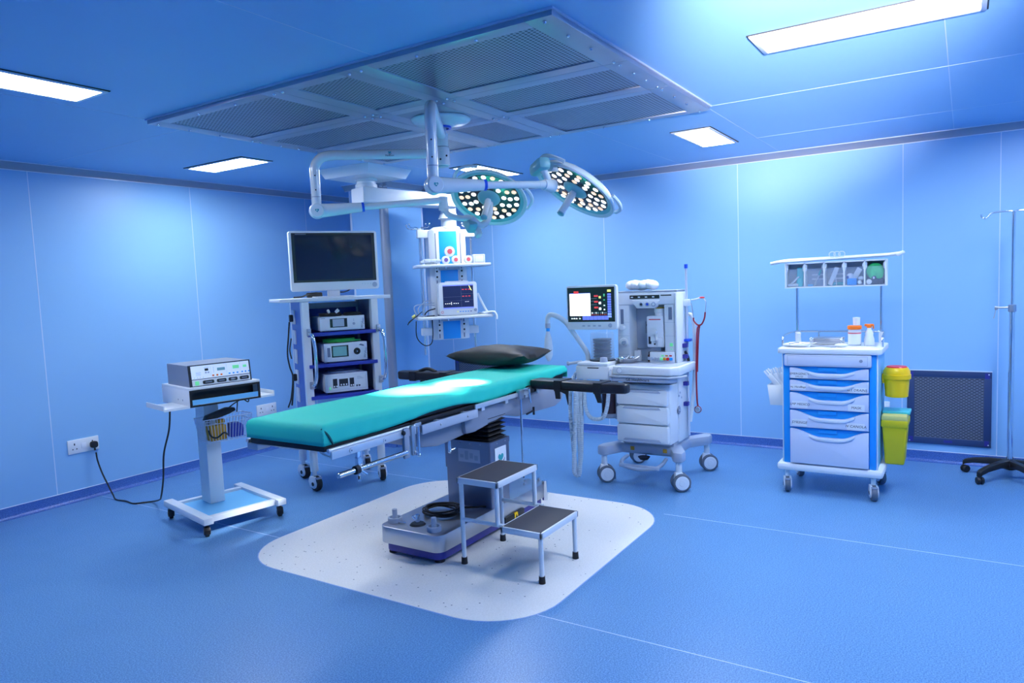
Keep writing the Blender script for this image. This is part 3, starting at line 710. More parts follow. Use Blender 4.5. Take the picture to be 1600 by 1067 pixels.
# side rails and hinges
for y, s in ((2.322, -1), (2.878, 1)):
    b = MB().bb(2.135 - TX, 2.70 - TX, y - .006 - TY, y + .006 - TY, .765, .800, 0, .003).cyl(tl(2.125, y + .006 * -s, .806), tl(2.70, y + .006 * -s, .806), .009, seg=12)
    for x in (2.25, 2.47): b.cyl(tl(x, y + s * .006, .782), tl(x, y + s * .010, .782), .011, seg=14).sph(tl(x, y + s * .010, .782), .004, 1, seg=8)
    for x in (2.2, 2.6): b.bb(x - .015 - TX, x + .015 - TX, min(y, y - s * .035) - TY, max(y, y - s * .035) - TY, .77, .80)
    b.build('side_rail', ['rails', 'grey'], t)
    b = MB().bb(2.75 - TX, 3.24 - TX, y - .006 - TY, y + .006 - TY, .752, .800, 0, .003)
    for x in (2.90, 3.14): b.sph(tl(x, y + s * .005, .776), .007, 1, seg=8); b.bb(x - .015 - TX, x + .015 - TX, min(y, y - s * .035) - TY, max(y, y - s * .035) - TY, .76, .80)
    b.build('side_rail', ['cool', 'steel'], t)
    b = MB().bb(3.22 - TX, 3.82 - TX, y - .006 - TY, y + .006 - TY, .800, .826, 0, .003)
    for x in (3.30, 3.55, 3.78): b.bb(x - .015 - TX, x + .015 - TX, min(y, y - s * .035) - TY, max(y, y - s * .035) - TY, .78, .812)
    b.build('side_rail', ['rails'], t)
y = 2.318
b = MB().bb(2.60 - TX, 2.64 - TX, y - .01 - TY, y + .008 - TY, .66, .812, 0, .006).bb(2.655 - TX, 2.685 - TX, y - .012 - TY, y + .006 - TY, .665, .815, 1, .006).sph(tl(2.67, y - .012, .68), .009, 1, seg=10).sph(tl(2.60, y - .006, .79), .012, 2, seg=10)
b.build('hinge', ['grey', 'steel', 'ink'], t)
b = MB().cyl(tl(2.16, y - .005, .688), tl(2.62, y - .005, .690), .0125, seg=16, bev=.003).cyl(tl(2.262, y - .005, .688), tl(2.285, y - .005, .688), .02, m=1, seg=16)
b.tube([tl(2.275, y - .01, .70), tl(2.28, y - .012, .66), tl(2.265, y - .03, .645)], .008, 0, 8).cyl(tl(2.29, y, .69), tl(2.33, y - .01, .655), .007, seg=10).bb(2.29 - TX, 2.32 - TX, y - TY, y + .02 - TY, .69, .77, 0, .003)
b.build('pull_bar', ['chrome', 'ink'], t)
def crank(name, x, z0, z1, yy=2.322, d=-.035):
    MB().cyl(tl(x, yy, z0), tl(x, yy, z1), .0085, seg=12).cyl(tl(x, yy, z1 + .005), tl(x + d, yy - .012, z1 + .012), .0055, m=0, seg=10).sph(tl(x, yy, z1), .0105, 0, seg=10).build(name, ['chrome'], t)
crank('crank_handle', 2.72, .80, .655); crank('crank_handle', 3.02, .66, .60, 2.36, .035)
b = MB().bb(2.70 - TX, 2.755 - TX, 2.325 - TY, 2.36 - TY, .762, .818, 0, .004); b.build('clamp', ['steel'], t)
b = MB().cyl(tl(3.70, 2.318, .81), tl(3.70, 2.318, .31), .0075, seg=12).cyl(tl(3.70, 2.318, .31), tl(3.70, 2.318, .285), .004, m=1, seg=10)
b.build('hanging_rod', ['chrome', 'ink'], t)
b = MB().bb(3.665 - TX, 3.72 - TX, 2.300 - TY, 2.330 - TY, .785, .842, 0, .006).cyl(tl(3.70, 2.31, .835), tl(3.80, 2.31, .838), .007, m=1, seg=10).cyl(tl(3.78, 2.305, .835), tl(3.79, 2.30, .745), .006, m=1, seg=10).cyl(tl(3.83, 2.33, .845), tl(3.83, 2.33, .76), .006, m=2, seg=10).bb(3.80 - TX, 3.88 - TX, 2.32 - TY, 2.36 - TY, .80, .845, 2, .005)
b.build('rail_clamp', ['steel', 'chrome', 'black'], t)
MB().cyl(tl(3.77, 2.32, .675), tl(3.90, 2.345, .675), .006, seg=10).cyl(tl(3.885, 2.338, .70), tl(3.885, 2.338, .65), .007, seg=10).build('locking_lever', ['ink'], t)
# end bracket below the foot end and the two arm boards
MB().bb(2.125 - TX, 2.20 - TX, 2.80 - TY, 2.875 - TY, .765, .797, 0, .004).prism([(2.13 - TX, .795), (2.45 - TX, .795), (2.45 - TX, .75), (2.25 - TX, .75)], .12, 0, T(0, 2.79 - TY, 0) @ R('X', 90)).build('end_bracket', ['steel'], t)
def arm_board(p0, p1, w, z, nm='arm_board', bow=True):
    p0, p1 = V(p0), V(p1); d = p1 - p0; L = d.length; a = math.degrees(math.atan2(d.y, d.x))
    X = T(p0.x - TX, p0.y - TY, z) @ R('Z', a)
    poly = [(0, -w / 2), (L * .80, -w / 2), (L * .97, -w * .32), (L, -w * .2), (L, w * .2), (L * .97, w * .32), (L * .80, w / 2), (0, w / 2)]
    h = MB().prism(poly, .058, 0, X, .014).build(nm, ['blackv'], t)
    for u in (.28, .70):
        b = MB().prism([(u * L, -w / 2 - .004), (u * L + .05, -w / 2 - .004), (u * L + .05, w / 2 + .004), (u * L, w / 2 + .004)], .066, 0, X @ T(0, 0, -.004))
        b.prism([(0, 0), (.04, 0), (.04, -.055), (.008, -.055)] if u < .5 else [(0, 0), (.045, 0), (.05, -.06), (.025, -.06)], .008, 0, X @ T(u * L + .004, -w / 2 + .003, .004) @ R('X', 90))
        if u < .5: b.prism([(0, .004), (.06, .004), (.055, -.085), (.04, -.02), (0, -.006)], .008, 0, X @ T(u * L + .045, -w / 2 + .003, .002) @ R('X', 90))
        if bow and u > .5: b.tube([X @ V((.48 * L, 0, .056)), X @ V((.56 * L, 0, .074)), X @ V((.63 * L, 0, .074)), X @ V((.71 * L, 0, .058))], .012, 0, 8)
        b.build('arm_strap', ['black'], h)
    MB().cyl(X @ V((0.02, 0, -.02)), X @ V((-.07, 0, -.045)), .016, seg=14).build('arm_joint', ['steel'], h)
arm_board((3.90, 2.328), (3.845, 1.66), .125, .826, bow=False)
arm_board((3.98, 2.885), (3.93, 3.50), .135, .835)
MB().tube([tl(2.45, 2.76, .775), tl(2.44, 2.74, .70), tl(2.47, 2.68, .665), tl(2.50, 2.62, .69), tl(2.52, 2.58, .76)], .0045, 0, 6).build('earth_wire', ['white'], t)

# the green cloth: a grid wrapped over the mattress, sides hanging
def green_sheet():
    x0, x1, y0, y1, zt = 2.115, 4.365, 2.345, 2.855, .912
    nx, ny = 120, 44; hang = .125; r = .022
    bm_ = bmesh.new(); g = []
    def wrap(s, lo, hi):       # arc-length coordinate -> (position, how far down)
        if lo <= s <= hi: return s, 0.0
        over = (lo - s) if s < lo else (s - hi); sg = -1 if s < lo else 1; e = lo if s < lo else hi
        q = r * PI / 2
        if over < q: a = over / r; return e + sg * r * math.sin(a), r * (1 - math.cos(a))
        return e + sg * r, r + over - q
    def hem_near(x):
        u = (x - x0) / (x1 - x0); h = .098
        h += -.022 * math.exp(-((u - .34) / .10) ** 2) - .012 * math.exp(-((u - .44) / .07) ** 2)
        if u > .47: h += .006 * math.sin((u - .47) * 18)
        if u > .86: h -= .040 * min(1, (u - .86) / .06)
        return h
    for i in range(nx + 1):
        row = []
        for j in range(ny + 1):
            s = x0 + r - .098 + (x1 - x0 - 2 * r + .098 + .094) * i / nx
            u = j / ny; wtop = (y1 - y0 - 2 * r)
            hn = hem_near(min(max(s, x0), x1)); hf = .10
            tt = y0 + r - hn + (wtop + hn + hf) * u
            X, dx = wrap(s, x0 + r, x1 - r); Y, dy = wrap(tt, y0 + r, y1 - r)
            if dx > 0 and dy > 0:
                d = max(dx, dy)
            else: d = dx + dy
            z = zt - d
            n = noise.noise(V((X * 2.2, Y * 3.0, 1.7))) * .006 + noise.noise(V((X * 9, Y * 5, 4.1))) * .0018
            if d < .005: z += n - .012 * math.exp(-((X - 2.9) / .45) ** 2) * 0
            else:
                k = min(1, d / .06); wv = math.sin(X * 26 + 2 * noise.noise(V((X * 3, 0, 0)))) * .004 * k + noise.noise(V((X * 14, Y * 14, z * 9))) * .005 * k
                if Y <= y0 + r: Y -= abs(wv) * .8
                elif Y >= y1 - r: Y += abs(wv)
                if X <= x0 + r: X -= abs(wv) * .5
                z += n * (1 - k)
            row.append(bm_.verts.new((X - 3.2, Y - 2.6, z)))
        g.append(row)
    for i in range(nx):
        for j in range(ny): bm_.faces.new((g[i][j], g[i + 1][j], g[i + 1][j + 1], g[i][j + 1]))
    bmesh.ops.recalc_face_normals(bm_, faces=bm_.faces)
    b = MB().add(bm_)
    # stitched seam at the near foot corner
    b.tube([(2.118 - 3.2, 2.352 - 2.6, .902), (2.14 - 3.2, 2.336 - 2.6, .870), (2.165 - 3.2, 2.336 - 2.6, .828)], .0022, 1, 6)
    o = b.build('surgical_sheet', ['sheet', 'sheetdark'], None, 60); o.location = (3.2, 2.6, 0)
    md = o.modifiers.new('solid', 'SOLIDIFY'); md.thickness = .003; md.offset = 1
    return tag(o, 'turquoise surgical sheet stretched over the operating table mattress', 'sheet')
green_sheet()

# black pillow: two sides of a cushion with pinched corners
bm_ = bmesh.new(); n = 28; top = []; bot = []
for i in range(n + 1):
    rt, rb = [], []
    for j in range(n + 1):
        u, v = -1 + 2 * i / n, -1 + 2 * j / n
        px = u * (1 - .10 * (1 - v * v) * u * u); py = v * (1 - .10 * (1 - u * u) * v * v)
        h = max(0.0, (1 - u ** 2) * (1 - v ** 2)) ** .42
        edge = (i in (0, n) or j in (0, n))
        wr = .006 * noise.noise(V((u * 3, v * 3, 2.0))) * h + .004 * math.sin(9 * u * v) * (1 - h)
        X, Y = px * .225, py * .315
        rise = .035 * abs(u * v) ** 2
        zt_ = .055 + rise + h * .088 + wr; zb_ = .055 + rise - h * .055
        a = bm_.verts.new((X, Y, zt_)); rt.append(a); rb.append(a if edge else bm_.verts.new((X, Y, max(zb_, .001))))
    top.append(rt); bot.append(rb)
for i in range(n):
    for j in range(n):
        bm_.faces.new((top[i][j], top[i + 1][j], top[i + 1][j + 1], top[i][j + 1]))
        f = [bot[i][j + 1], bot[i + 1][j + 1], bot[i + 1][j], bot[i][j]]
        if len(set(f)) == 4: 
            try: bm_.faces.new(f)
            except ValueError: pass
bmesh.ops.recalc_face_normals(bm_, faces=bm_.faces)
o = MB().add(bm_).build('pillow', ['pillowm'], None, 60); put(o, (4.19, 2.79, .924), 4)
tag(o, 'plump black vinyl pillow at the head end of the operating table', 'pillow')
# coiled cable on the base
b = MB()
for k in range(5):
    pts = []
    for q in range(14):
        a = 2 * PI * q / 14; rr = .105 + .010 * math.sin(k * 2.1 + q * .9)
        pts.append((.86 * rr * math.cos(a) + .004 * k, 1.05 * rr * math.sin(a) - .003 * k, .008 + .006 * k + .003 * math.sin(q + k)))
    b.tube(pts, .0052, 0, 7, 4, True)
b.tube([(.02, -.10, .03), (.08, -.09, .02), (.14, -.13, .012), (.165, -.165, .012), (.185, -.20, .012)], .005, 0, 7)
b.cyl((.05, -.10, .012), (.095, -.05, .02), .012, m=0, seg=10)
o = b.build('power_cable', ['rubber'], None); put(o, (3.19, 2.585, .1745)); tag(o, 'coiled black cable lying on the steel base of the operating table', 'cable')

# ------------------------------------------------------------------ step stool
t = thing('step_stool', 'white tubular two-step stool with dark rubber treads beside the operating table', 'step stool', (3.17, 2.02, 0))
def sl(x, y, z): return (x - 3.17, y - 2.02, z)
def tread(x0, x1, y0, y1, z):
    b = MB(); 
    for q in ((x0, x1, y0, y0 + .012), (x0, x1, y1 - .012, y1), (x0, x0 + .012, y0, y1), (x1 - .012, x1, y0, y1)): b.bb(q[0] - 3.17, q[1] - 3.17, q[2] - 2.02, q[3] - 2.02, z - .032, z, 0, .002)
    for x in (x0 + .008, x1 - .008):
        for y in (y0 + .008, y1 - .008): b.cyl(sl(x, y, z - .001), sl(x, y, z + .001), .004, m=1, seg=8)
    f = b.build('step_frame', ['white', 'ink'], t)
    MB().bb(x0 + .01 - 3.17, x1 - .01 - 3.17, y0 + .01 - 2.02, y1 - .01 - 2.02, z - .012, z + .0015, 0).build('tread', ['tread'], t)
tread(2.972, 3.385, 2.026, 2.288, .477); tread(2.940, 3.335, 1.752, 1.995, .262)
def leg(x, y, z0, z1, foot=True):
    h = MB().cyl(sl(x, y, z0 + (.01 if foot else 0)), sl(x, y, z1), .0125, seg=16).build('leg', ['white'], t)
    if foot: MB().lathe([(0, 0), (.0175, 0), (.0155, .038), (.0125, .038)], 0, 18, T(*sl(x, y, 0))).build('rubber_foot', ['rubber'], h)
leg(2.988, 2.270, 0, .45); leg(3.368, 2.270, 0, .45); leg(2.988, 2.042, .245, .45, False); leg(3.368, 2.042, .245, .45, False)
leg(2.956, 1.768, 0, .235); leg(3.318, 1.768, 0, .235)
for x in (2.988, 3.368):
    b = MB().cyl(sl(x, 2.27, .247), sl(x, 1.99, .247), .011, seg=14); b.build('stretcher', ['white'], t)
# ------------------------------------------------------------------ casters
def caster(parent, x, y, h=.12, r=.045, w=.03, hood='whitep', tyre='tyre', rz=0, name='caster'):
    """swivel caster: hood (part) with wheel and hub as its pieces; its top at z = h, its wheel on the floor"""
    X = T(x, y, 0) @ R('Z', rz)
    o = MB().cyl((0, 0, r * 1.7), (0, 0, h), r * .28, seg=16).prism([(-r * .55, r * .55), (r * .35, r * .35), (r * .80, r * 1.15), (r * .60, r * 1.95), (-r * .45, r * 1.95), (-r * .8, r * 1.3)], w * 1.5, 0, T(0, w * .75, 0) @ R('X', 90), .004).build(name, [hood], parent, X=X)
    MB().lathe([(0, -w * .5), (r * .9, -w * .5), (r, -w * .3), (r, w * .3), (r * .9, w * .5), (0, w * .5)], 0, 28, T(r * .25, 0, r) @ R('X', 90)).build('wheel', [tyre], o, X=X)
    MB().lathe([(0, -w * .79), (r * .52, -w * .79), (r * .62, -w * .7), (r * .62, w * .7), (r * .52, w * .79), (0, w * .79)], 0, 22, T(r * .25, 0, r) @ R('X', 90)).build('hub', [hood if hood != 'black' else 'grey'], o, X=X)
    MB().lathe([(0, -w * .83), (r * .26, -w * .83), (r * .26, w * .83), (0, w * .83)], 0, 16, T(r * .25, 0, r) @ R('X', 90)).build('axle_cap', ['black'], o, X=X)
    MB().box((r * .75, 0, r * 1.75), (r * .6, w * 1.1, r * .22), 0, .003).build('brake', ['grey'], o, X=X)
    return o

# ------------------------------------------------------------------ electrosurgical trolley
EO, ER = (2.91, 4.205, 0), -11.6
t = thing('equipment_trolley', 'pale grey single-column trolley carrying the electrosurgical generator', 'trolley', EO, ER)
b = MB()
b.bb(-.285, -.225, -.33, .33, .085, .125, 0, .003).bb(.205, .265, -.33, .33, .085, .125, 0, .003).bb(-.225, .205, -.295, -.255, .087, .123, 0, .002).bb(-.225, .205, .20, .24, .087, .123, 0, .002)
b.build('base_frame', ['whitep'], t)
MB().bb(-.226, .206, -.256, .202, .100, .106).build('base_tray', ['cyanl'], t)
for x in (-.255, .235):
    for y in (-.29, .29): caster(t, x, y, .088, .034, .026, 'black', 'rubber', 70)
MB().bb(-.09, .01, .03, .17, .106, .80, 0, .006).build('column', ['whitep'], t)
MB().bb(-.12, .04, .0, .18, .795, .825, 0, .004).build('column_head', ['grey'], t)
# open box shelf
b = MB().bb(-.305, .152, -.30, .13, .925, .942, 0, .002).bb(-.305, -.295, -.30, .13, .822, .93, 0, .002).bb(.142, .152, -.30, .13, .822, .93, 0, .002).bb(-.305, .152, -.30, .13, .822, .830, 0, .002).bb(-.305, .152, .12, .13, .822, .93, 0)
for y in (-.20, -.13): b.cyl((-.306, y, .862 + .0 * y), (-.3045, y, .862), .006, m=1, seg=10)
b.build('box_shelf', ['whitep', 'grey'], t)
b = MB()
for q in ((-.302, .149, .822, .832), (-.302, .149, .915, .927), (-.302, -.288, .83, .92), (.135, .149, .83, .92)): b.bb(q[0], q[1], -.304, -.298, q[2], q[3])
b.bb(-.29, .14, -.22, -.21, .83, .92)
b.build('shelf_opening', ['black'], t)
MB().bb(-.287, .134, -.302, -.296, .835, .866).build('shelf_drawer', ['cyanl'], t)
for x0, x1, xe in ((-.455, -.305, -.455), (.152, .245, .245)):
    MB().bb(x0, x1, -.30, -.02, .826, .832, 0).bb(xe - .003, xe + .003, -.30, -.02, .826, .856, 0).bb(x0, x1, -.303, -.297, .820, .834, 0).build('side_tray', ['whitep'], t)
MB().prism([(.152, .920), (.158, .920), (.245, .850), (.245, .832), (.152, .832)], .004, 0, T(0, -.05, 0) @ R('X', 90)).build('tray_gusset', ['white'], t)
# wire basket
b = MB(); n = 13
def wire(p, q): b.cyl(p, q, .0018, seg=6)
bx0, bx1, by0, by1, bz0, bz1 = -.16, .165, -.13, .02, .545, .70
tp = [(bx0, by0, bz1), (bx1, by0, bz1), (bx1, by1, bz1), (bx0, by1, bz1)]
bt = [(bx0 + .025, by0 + .02, bz0), (bx1 - .025, by0 + .02, bz0), (bx1 - .025, by1 - .005, bz0), (bx0 + .025, by1 - .005, bz0)]
for k in range(4):
    for r_ in (tp, bt): b.cyl(r_[k], r_[(k + 1) % 4], .003, seg=6)
    m1 = [V(tp[q]).lerp(V(bt[q]), .22) for q in range(4)]; wire(m1[k], m1[(k + 1) % 4])
    cnt = 15 if k % 2 == 0 else 7
    for q in range(cnt + 1):
        u = q / cnt; wire(V(tp[k]).lerp(V(tp[(k + 1) % 4]), u), V(bt[k]).lerp(V(bt[(k + 1) % 4]), u))
for q in range(9):
    u = q / 8; wire(V(bt[0]).lerp(V(bt[1]), u), V(bt[3]).lerp(V(bt[2]), u))
b.cyl((-.06, .02, .65), (-.06, .035, .65), .006, m=0, seg=8)
b.build('wire_basket', ['alul'], t)
TROL = t
def on(par, p): return wpt(par, p)
o = MB().box((0, 0, 0), (.11, .075, .10), 0, .008).box((.03, -.005, .07), (.05, .05, .03), 0, .01).build('pedal_box', ['ochre'], None); put(o, on(TROL, (-.055, -.06, .60)), ER); tag(o, 'ochre block inside the wire basket of the electrosurgical trolley', 'box')
o = MB().prism([(-.045, -.045), (.045, -.045), (.045, .03), (.02, .05), (-.045, .05)], .06, 0, T(0, .03, 0) @ R('X', 90), .006).build('foot_pedal', ['shelfblue'], None); put(o, on(TROL, (.075, -.06, .597)), ER); tag(o, 'blue foot pedal standing in the wire basket beside the ochre block', 'foot pedal')
b = MB().prism([(-.115, -.012), (-.10, -.02), (.05, .012), (.095, .03), (.09, .05), (.04, .055), (-.10, .018)], .05, 0, T(0, .02, 0) @ R('X', 90), .006)
b.tube([(.06, 0, .05), (.10, -.02, .08), (.15, -.03, .10), (.185, -.03, .092), (.182, -.03, .074), (.158, -.03, .092), (.125, -.04, .13), (.085, -.06, .175)], .004, 0, 7)
b.tube([(.07, -.06, .178), (.095, -.06, .15), (.098, -.055, .10), (.095, -.04, .02)], .004, 0, 7)
b.tube([(-.11, -.055, -.02), (-.10, -.06, -.10), (-.06, -.062, -.125), (-.01, -.06, -.10), (.02, -.05, -.12)], .006, 0, 7)
o = b.build('pedal_cable', ['black'], None); put(o, on(TROL, (-.02, -.06, .70)), ER); tag(o, 'black cable set and sleeve heaped over the wire basket of the trolley', 'cable')

# generator
t = thing('electrosurgical_generator', 'grey electrosurgical generator with a sloping lit control panel on the trolley', 'generator', on(TROL, (-.085, -.28, .942)), ER)
def gprof(x, dx):     # side outline (y, z): front leans back
    return None
poly = [(.012, 0), (.028, .131), (.36, .131), (.36, 0)]     # y, z
MB().prism(poly, .392, 0, Matrix(((0, 0, 1, -.196), (1, 0, 0, 0), (0, 1, 0, 0), (0, 0, 0, 1)))).build('housing', ['cover'], t, 20)
Xf = T(0, .012, 0) @ R('X', -7) @ FRONT      # sloping front plane, x right, y up
b = MB()
b.prism([(-.198, 0), (.198, 0), (.198, .134), (-.198, .134)], .004, 0, Xf)
b.build('front_bezel', ['ink'], t)
b = MB().prism([(-.182, .046), (.188, .046), (.188, .127), (-.182, .127)], .0012, 0, Xf @ T(0, 0, .004))
def fr(x0, x1, y0, y1, m): b.prism([(x0, y0), (x1, y0), (x1, y1), (x0, y1)], .0006, m, Xf @ T(0, 0, .0052))
fr(-.098, -.075, .092, .107, 1); fr(-.098, -.086, .076, .086, 2); fr(-.082, -.070, .076, .086, 2); fr(-.102, -.07, .112, .1145, 2)
fr(-.020, .030, .085, .103, 3); fr(.080, .122, .086, .108, 4); fr(.148, .172, .088, .104, 4)
for k in range(3): fr(-.055 + k * .026, -.042 + k * .026, .053, .064, 5); fr(.05 + k * .026, .062 + k * .026, .055, .064, 6); fr(.135 + k * .022, .145 + k * .022, .056, .065, 6)
for k in range(5): fr(-.155, -.125 + .004 * (k % 2), .066 + .005 * k, .0675 + .005 * k, 2)
for k in range(4): fr(-.168 + .018 * k, -.163 + .018 * k, .052, .056, 2)
for k in range(4): fr(-.045, -.040, .078 + .009 * k, .082 + .009 * k, 2)
for x in (-.062, .04, .13): fr(x, x + .0008, .05, .124, 2)
b.build('control_panel', ['s_panel', 'ink', 'cool', 's_lcd', 's_green', 'orange', 'cyan'], t)
MB().prism([(-.182, .004), (.188, .004), (.188, .042), (-.182, .042)], .0012, 0, Xf @ T(0, 0, .004)).build('socket_strip', ['whitep'], t)
MB().prism([(-.165, .008), (-.142, .008), (-.142, .033), (-.165, .033)], .004, 0, Xf @ T(0, 0, .005), .001).build('power_switch', ['s_green'], t)
for x0, x1 in ((-.118, -.048), (-.03, .030), (.045, .102), (.118, .178)):
    MB().prism(rrect(x1 - x0, .022, .008, 4, (x0 + x1) / 2, .022), .004, 0, Xf @ T(0, 0, .005)).prism(rrect((x1 - x0) * .6, .008, .003, 3, (x0 + x1) / 2, .022), .002, 1, Xf @ T(0, 0, .009)).build('output_socket', ['black', 'inkgrey'], t)
MB().prism(rrect(.02, .012, .003, 3, .07, .022), .006, 0, Xf @ T(0, 0, .009)).build('plug_pin', ['grey'], t)

# wall sockets on the socket wall
def wall_socket(x, z, label, w=.225, h=.105):
    t = thing('wall_socket', label, 'socket', (x, YL, z), 0, 'double wall sockets')
    MB().bb(-w/2, w/2, -.010, 0, -h/2, h/2, 0, .003).build('plate', ['whitep'], t)
    b = MB()
    for cx in (-.065, .065):
        b.bb(cx - .004, cx + .004, -.0108, -.0098, .010, .026); b.bb(cx - .018, cx - .010, -.0108, -.0098, -.022, -.014); b.bb(cx + .010, cx + .018, -.0108, -.0098, -.022, -.014)
    b.build('socket_hole', ['ink'], t)
    MB().bb(-.018, .018, -.0125, -.009, -.02, .02, 0, .002).build('rocker_switch', ['paper'], t)
    return t
wall_socket(2.716, .412, 'white double wall socket with a black plug in it')
wall_socket(4.395, .395, 'white double wall socket with no plug, between trolley and endoscopy tower')
t = tag(MB().prism(rrect(.05, .05, .018, 4), .03, 0, FRONT, .004).cyl((0, -.02, -.02), (0, -.022, -.045), .007, seg=10).build('mains_plug', ['black'], None), 'black mains plug pushed into the lower wall socket', 'plug'); put(t, (2.782, YL - .0135, .405))
cp = [(2.782, 5.575, .345), (2.785, 5.568, .28), (2.79, 5.53, .19), (2.80, 5.48, .10), (2.80, 5.42, .03), (2.783, 5.35, .0065), (2.795, 5.24, .0065), (2.785, 5.12, .0065), (2.835, 5.07, .0065), (2.875, 5.03, .008), (2.84, 4.88, .05), (2.74, 4.68, .13), (2.66, 4.50, .30), (2.63, 4.42, .48), (2.655, 4.38, .64), (2.655, 4.35, .79), (2.66, 4.345, .812)]
o = MB().tube([tuple(V(p) - V((2.8, 5.2, 0))) for p in cp], .0058, 0, 8, 8).build('mains_cable', ['black'], None); put(o, (2.8, 5.2, 0)); tag(o, 'black mains cable trailing over the floor from trolley to wall socket', 'cable')

# ------------------------------------------------------------------ endoscopy tower
TO, TR = (3.93, 4.16, 0), -30
t = thing('endoscopy_tower', 'white and blue equipment cart with three blue shelves and a flat screen on top', 'equipment cart', TO, TR)
MB().bb(-.427, .40, -.235, .25, 1.424, 1.449, 0, .003).build('top_board', ['white'], t)
for x0, x1 in ((-.276, -.222), (.246, .298)):
    MB().bb(x0, x1, -.225, -.16, .30, 1.424, 0, .004).bb(x0, x1, -.225, .27, .30, .36, 0, .004).build('front_post', ['white'], t)
    MB().bb(x0 + .006, x1 - .006, .215, .265, .30, 1.424, 0, .004).build('back_post', ['white'], t)
MB().bb(-.272, -.250, -.16, .215, .36, 1.424).build('side_panel', ['sideblue'], t)
MB().bb(.268, .290, -.16, .215, .36, 1.424).build('side_panel', ['cool'], t)
MB().bb(-.25, .268, .238, .246, .72, 1.40).build('back_panel', ['sideblue'], t)
for z in (1.190, .955, .718, .36):
    MB().bb(-.246, .272, -.235, .22, z - .026, z, 0, .003).build('shelf', ['shelfblue'], t)
MB().bb(-.24, .262, .20, .236, 1.36, 1.405, 0, .004).build('cable_duct', ['white'], t)
for x in (-.255, .272):
    b = MB()
    xo = x + .02
    b.tube([(xo, -.232, 1.19), (xo + .012, -.285, 1.17), (xo + .022, -.30, 1.08), (xo + .022, -.30, .90), (xo + .012, -.285, .82), (xo, -.232, .80)], .013, 0, 12)
    b.bb(xo - .016, xo + .016, -.236, -.224, 1.17, 1.225, 1, .003).bb(xo - .016, xo + .016, -.236, -.224, .775, .83, 1, .003)
    b.build('handle', ['chrome', 'steel'], t)
for z in (1.305, 1.15, 1.0, .84, .70):
    b = MB().bb(-.282, -.272, .06, .15, z - .055, z + .055, 0, .003)
    b.build('side_socket', ['whitep'], t)
for z in (1.30, .84): MB().bb(-.31, -.282, .085, .125, z - .03, z + .025, 0, .006).build('plug', ['black'], t)
MB().tube([(-.31, .105, 1.27), (-.322, .12, 1.15), (-.335, .13, 1.02), (-.325, .125, .92), (-.31, .11, .84), (-.33, .12, .68), (-.35, .16, .60)], .006, 0, 7).tube([(-.30, .13, 1.14), (-.312, .15, 1.05), (-.305, .14, .98)], .005, 0, 7).tube([(-.31, .105, .81), (-.318, .10, .72), (-.33, .11, .62)], .0065, 0, 7).build('side_cable', ['black'], t)
for x in (-.25, .272):
    for y in (-.185, .235):
        MB().cyl((x, y, .150), (x, y, .31), .030, seg=22).build('leg_socket', ['white'], t)
        caster(t, x, y, .155, .058, .040, 'white', 'rubber', -68 if x < 0 else -100)
TOW = t
def on_t(p): return wpt(TOW, p)
# flat screen
t = thing('flat_screen', 'large flat screen in a white surround, switched off, on the endoscopy tower', 'screen', on_t((.03, -.02, 1.449)), TR)
b = MB().prism(rrect(.675, .452, .018, 4, 0, .278), .045, 0, R('X', 90) @ T(0, 0, -.0), .006)
b.prism(rrect(.5, .33, .05, 4, 0, .28), .03, 0, T(0, .03, 0) @ R('X', 90), .01)
b.build('housing', ['white'], t)
MB().bb(-.318, .318, -.0462, -.044, .118, .489).build('bezel', ['black'], t)
MB().bb(-.295, .292, -.0470, -.0455, .135, .472).build('display', ['glass'], t)
b = MB().cyl((.302, -.044, .085), (.302, -.052, .085), .019, m=0, seg=24, bev=.002)
b.build('knob', ['cool'], t)
b = MB()
for k in range(4): b.bb(.20 + .022 * k, .207 + .022 * k, -.0462, -.0445, .092, .095)
for k in range(9): b.bb(-.288 + .009 * k, -.2815 + .009 * k, -.0466, -.0461, .478, .482, 0)
b.build('marking', ['cool', 'inkgrey'], t)
MB().bb(-.062, .028, -.03, .01, .004, .065, 0, .003).bb(-.16, .12, -.10, .10, 0, .008, 0, .003).build('stand', ['white'], t)
b = MB().tube([(-.30, .10, .008), (-.24, .08, .012), (-.18, .12, .03), (-.12, .13, .035), (-.08, .14, .03)], .006, 0, 7).tube([(.02, .16, .05), (.07, .12, .035), (.12, .13, .04), (.17, .15, .062)], .005, 0, 7).bb(-.19, -.07, .13, .18, .0015, .04, 0, .01)
o = b.build('screen_cable', ['black'], None); put(o, on_t((.03, -.02, 1.449)), TR); tag(o, 'black cables and adaptor lying on the top board behind the flat screen', 'cable')

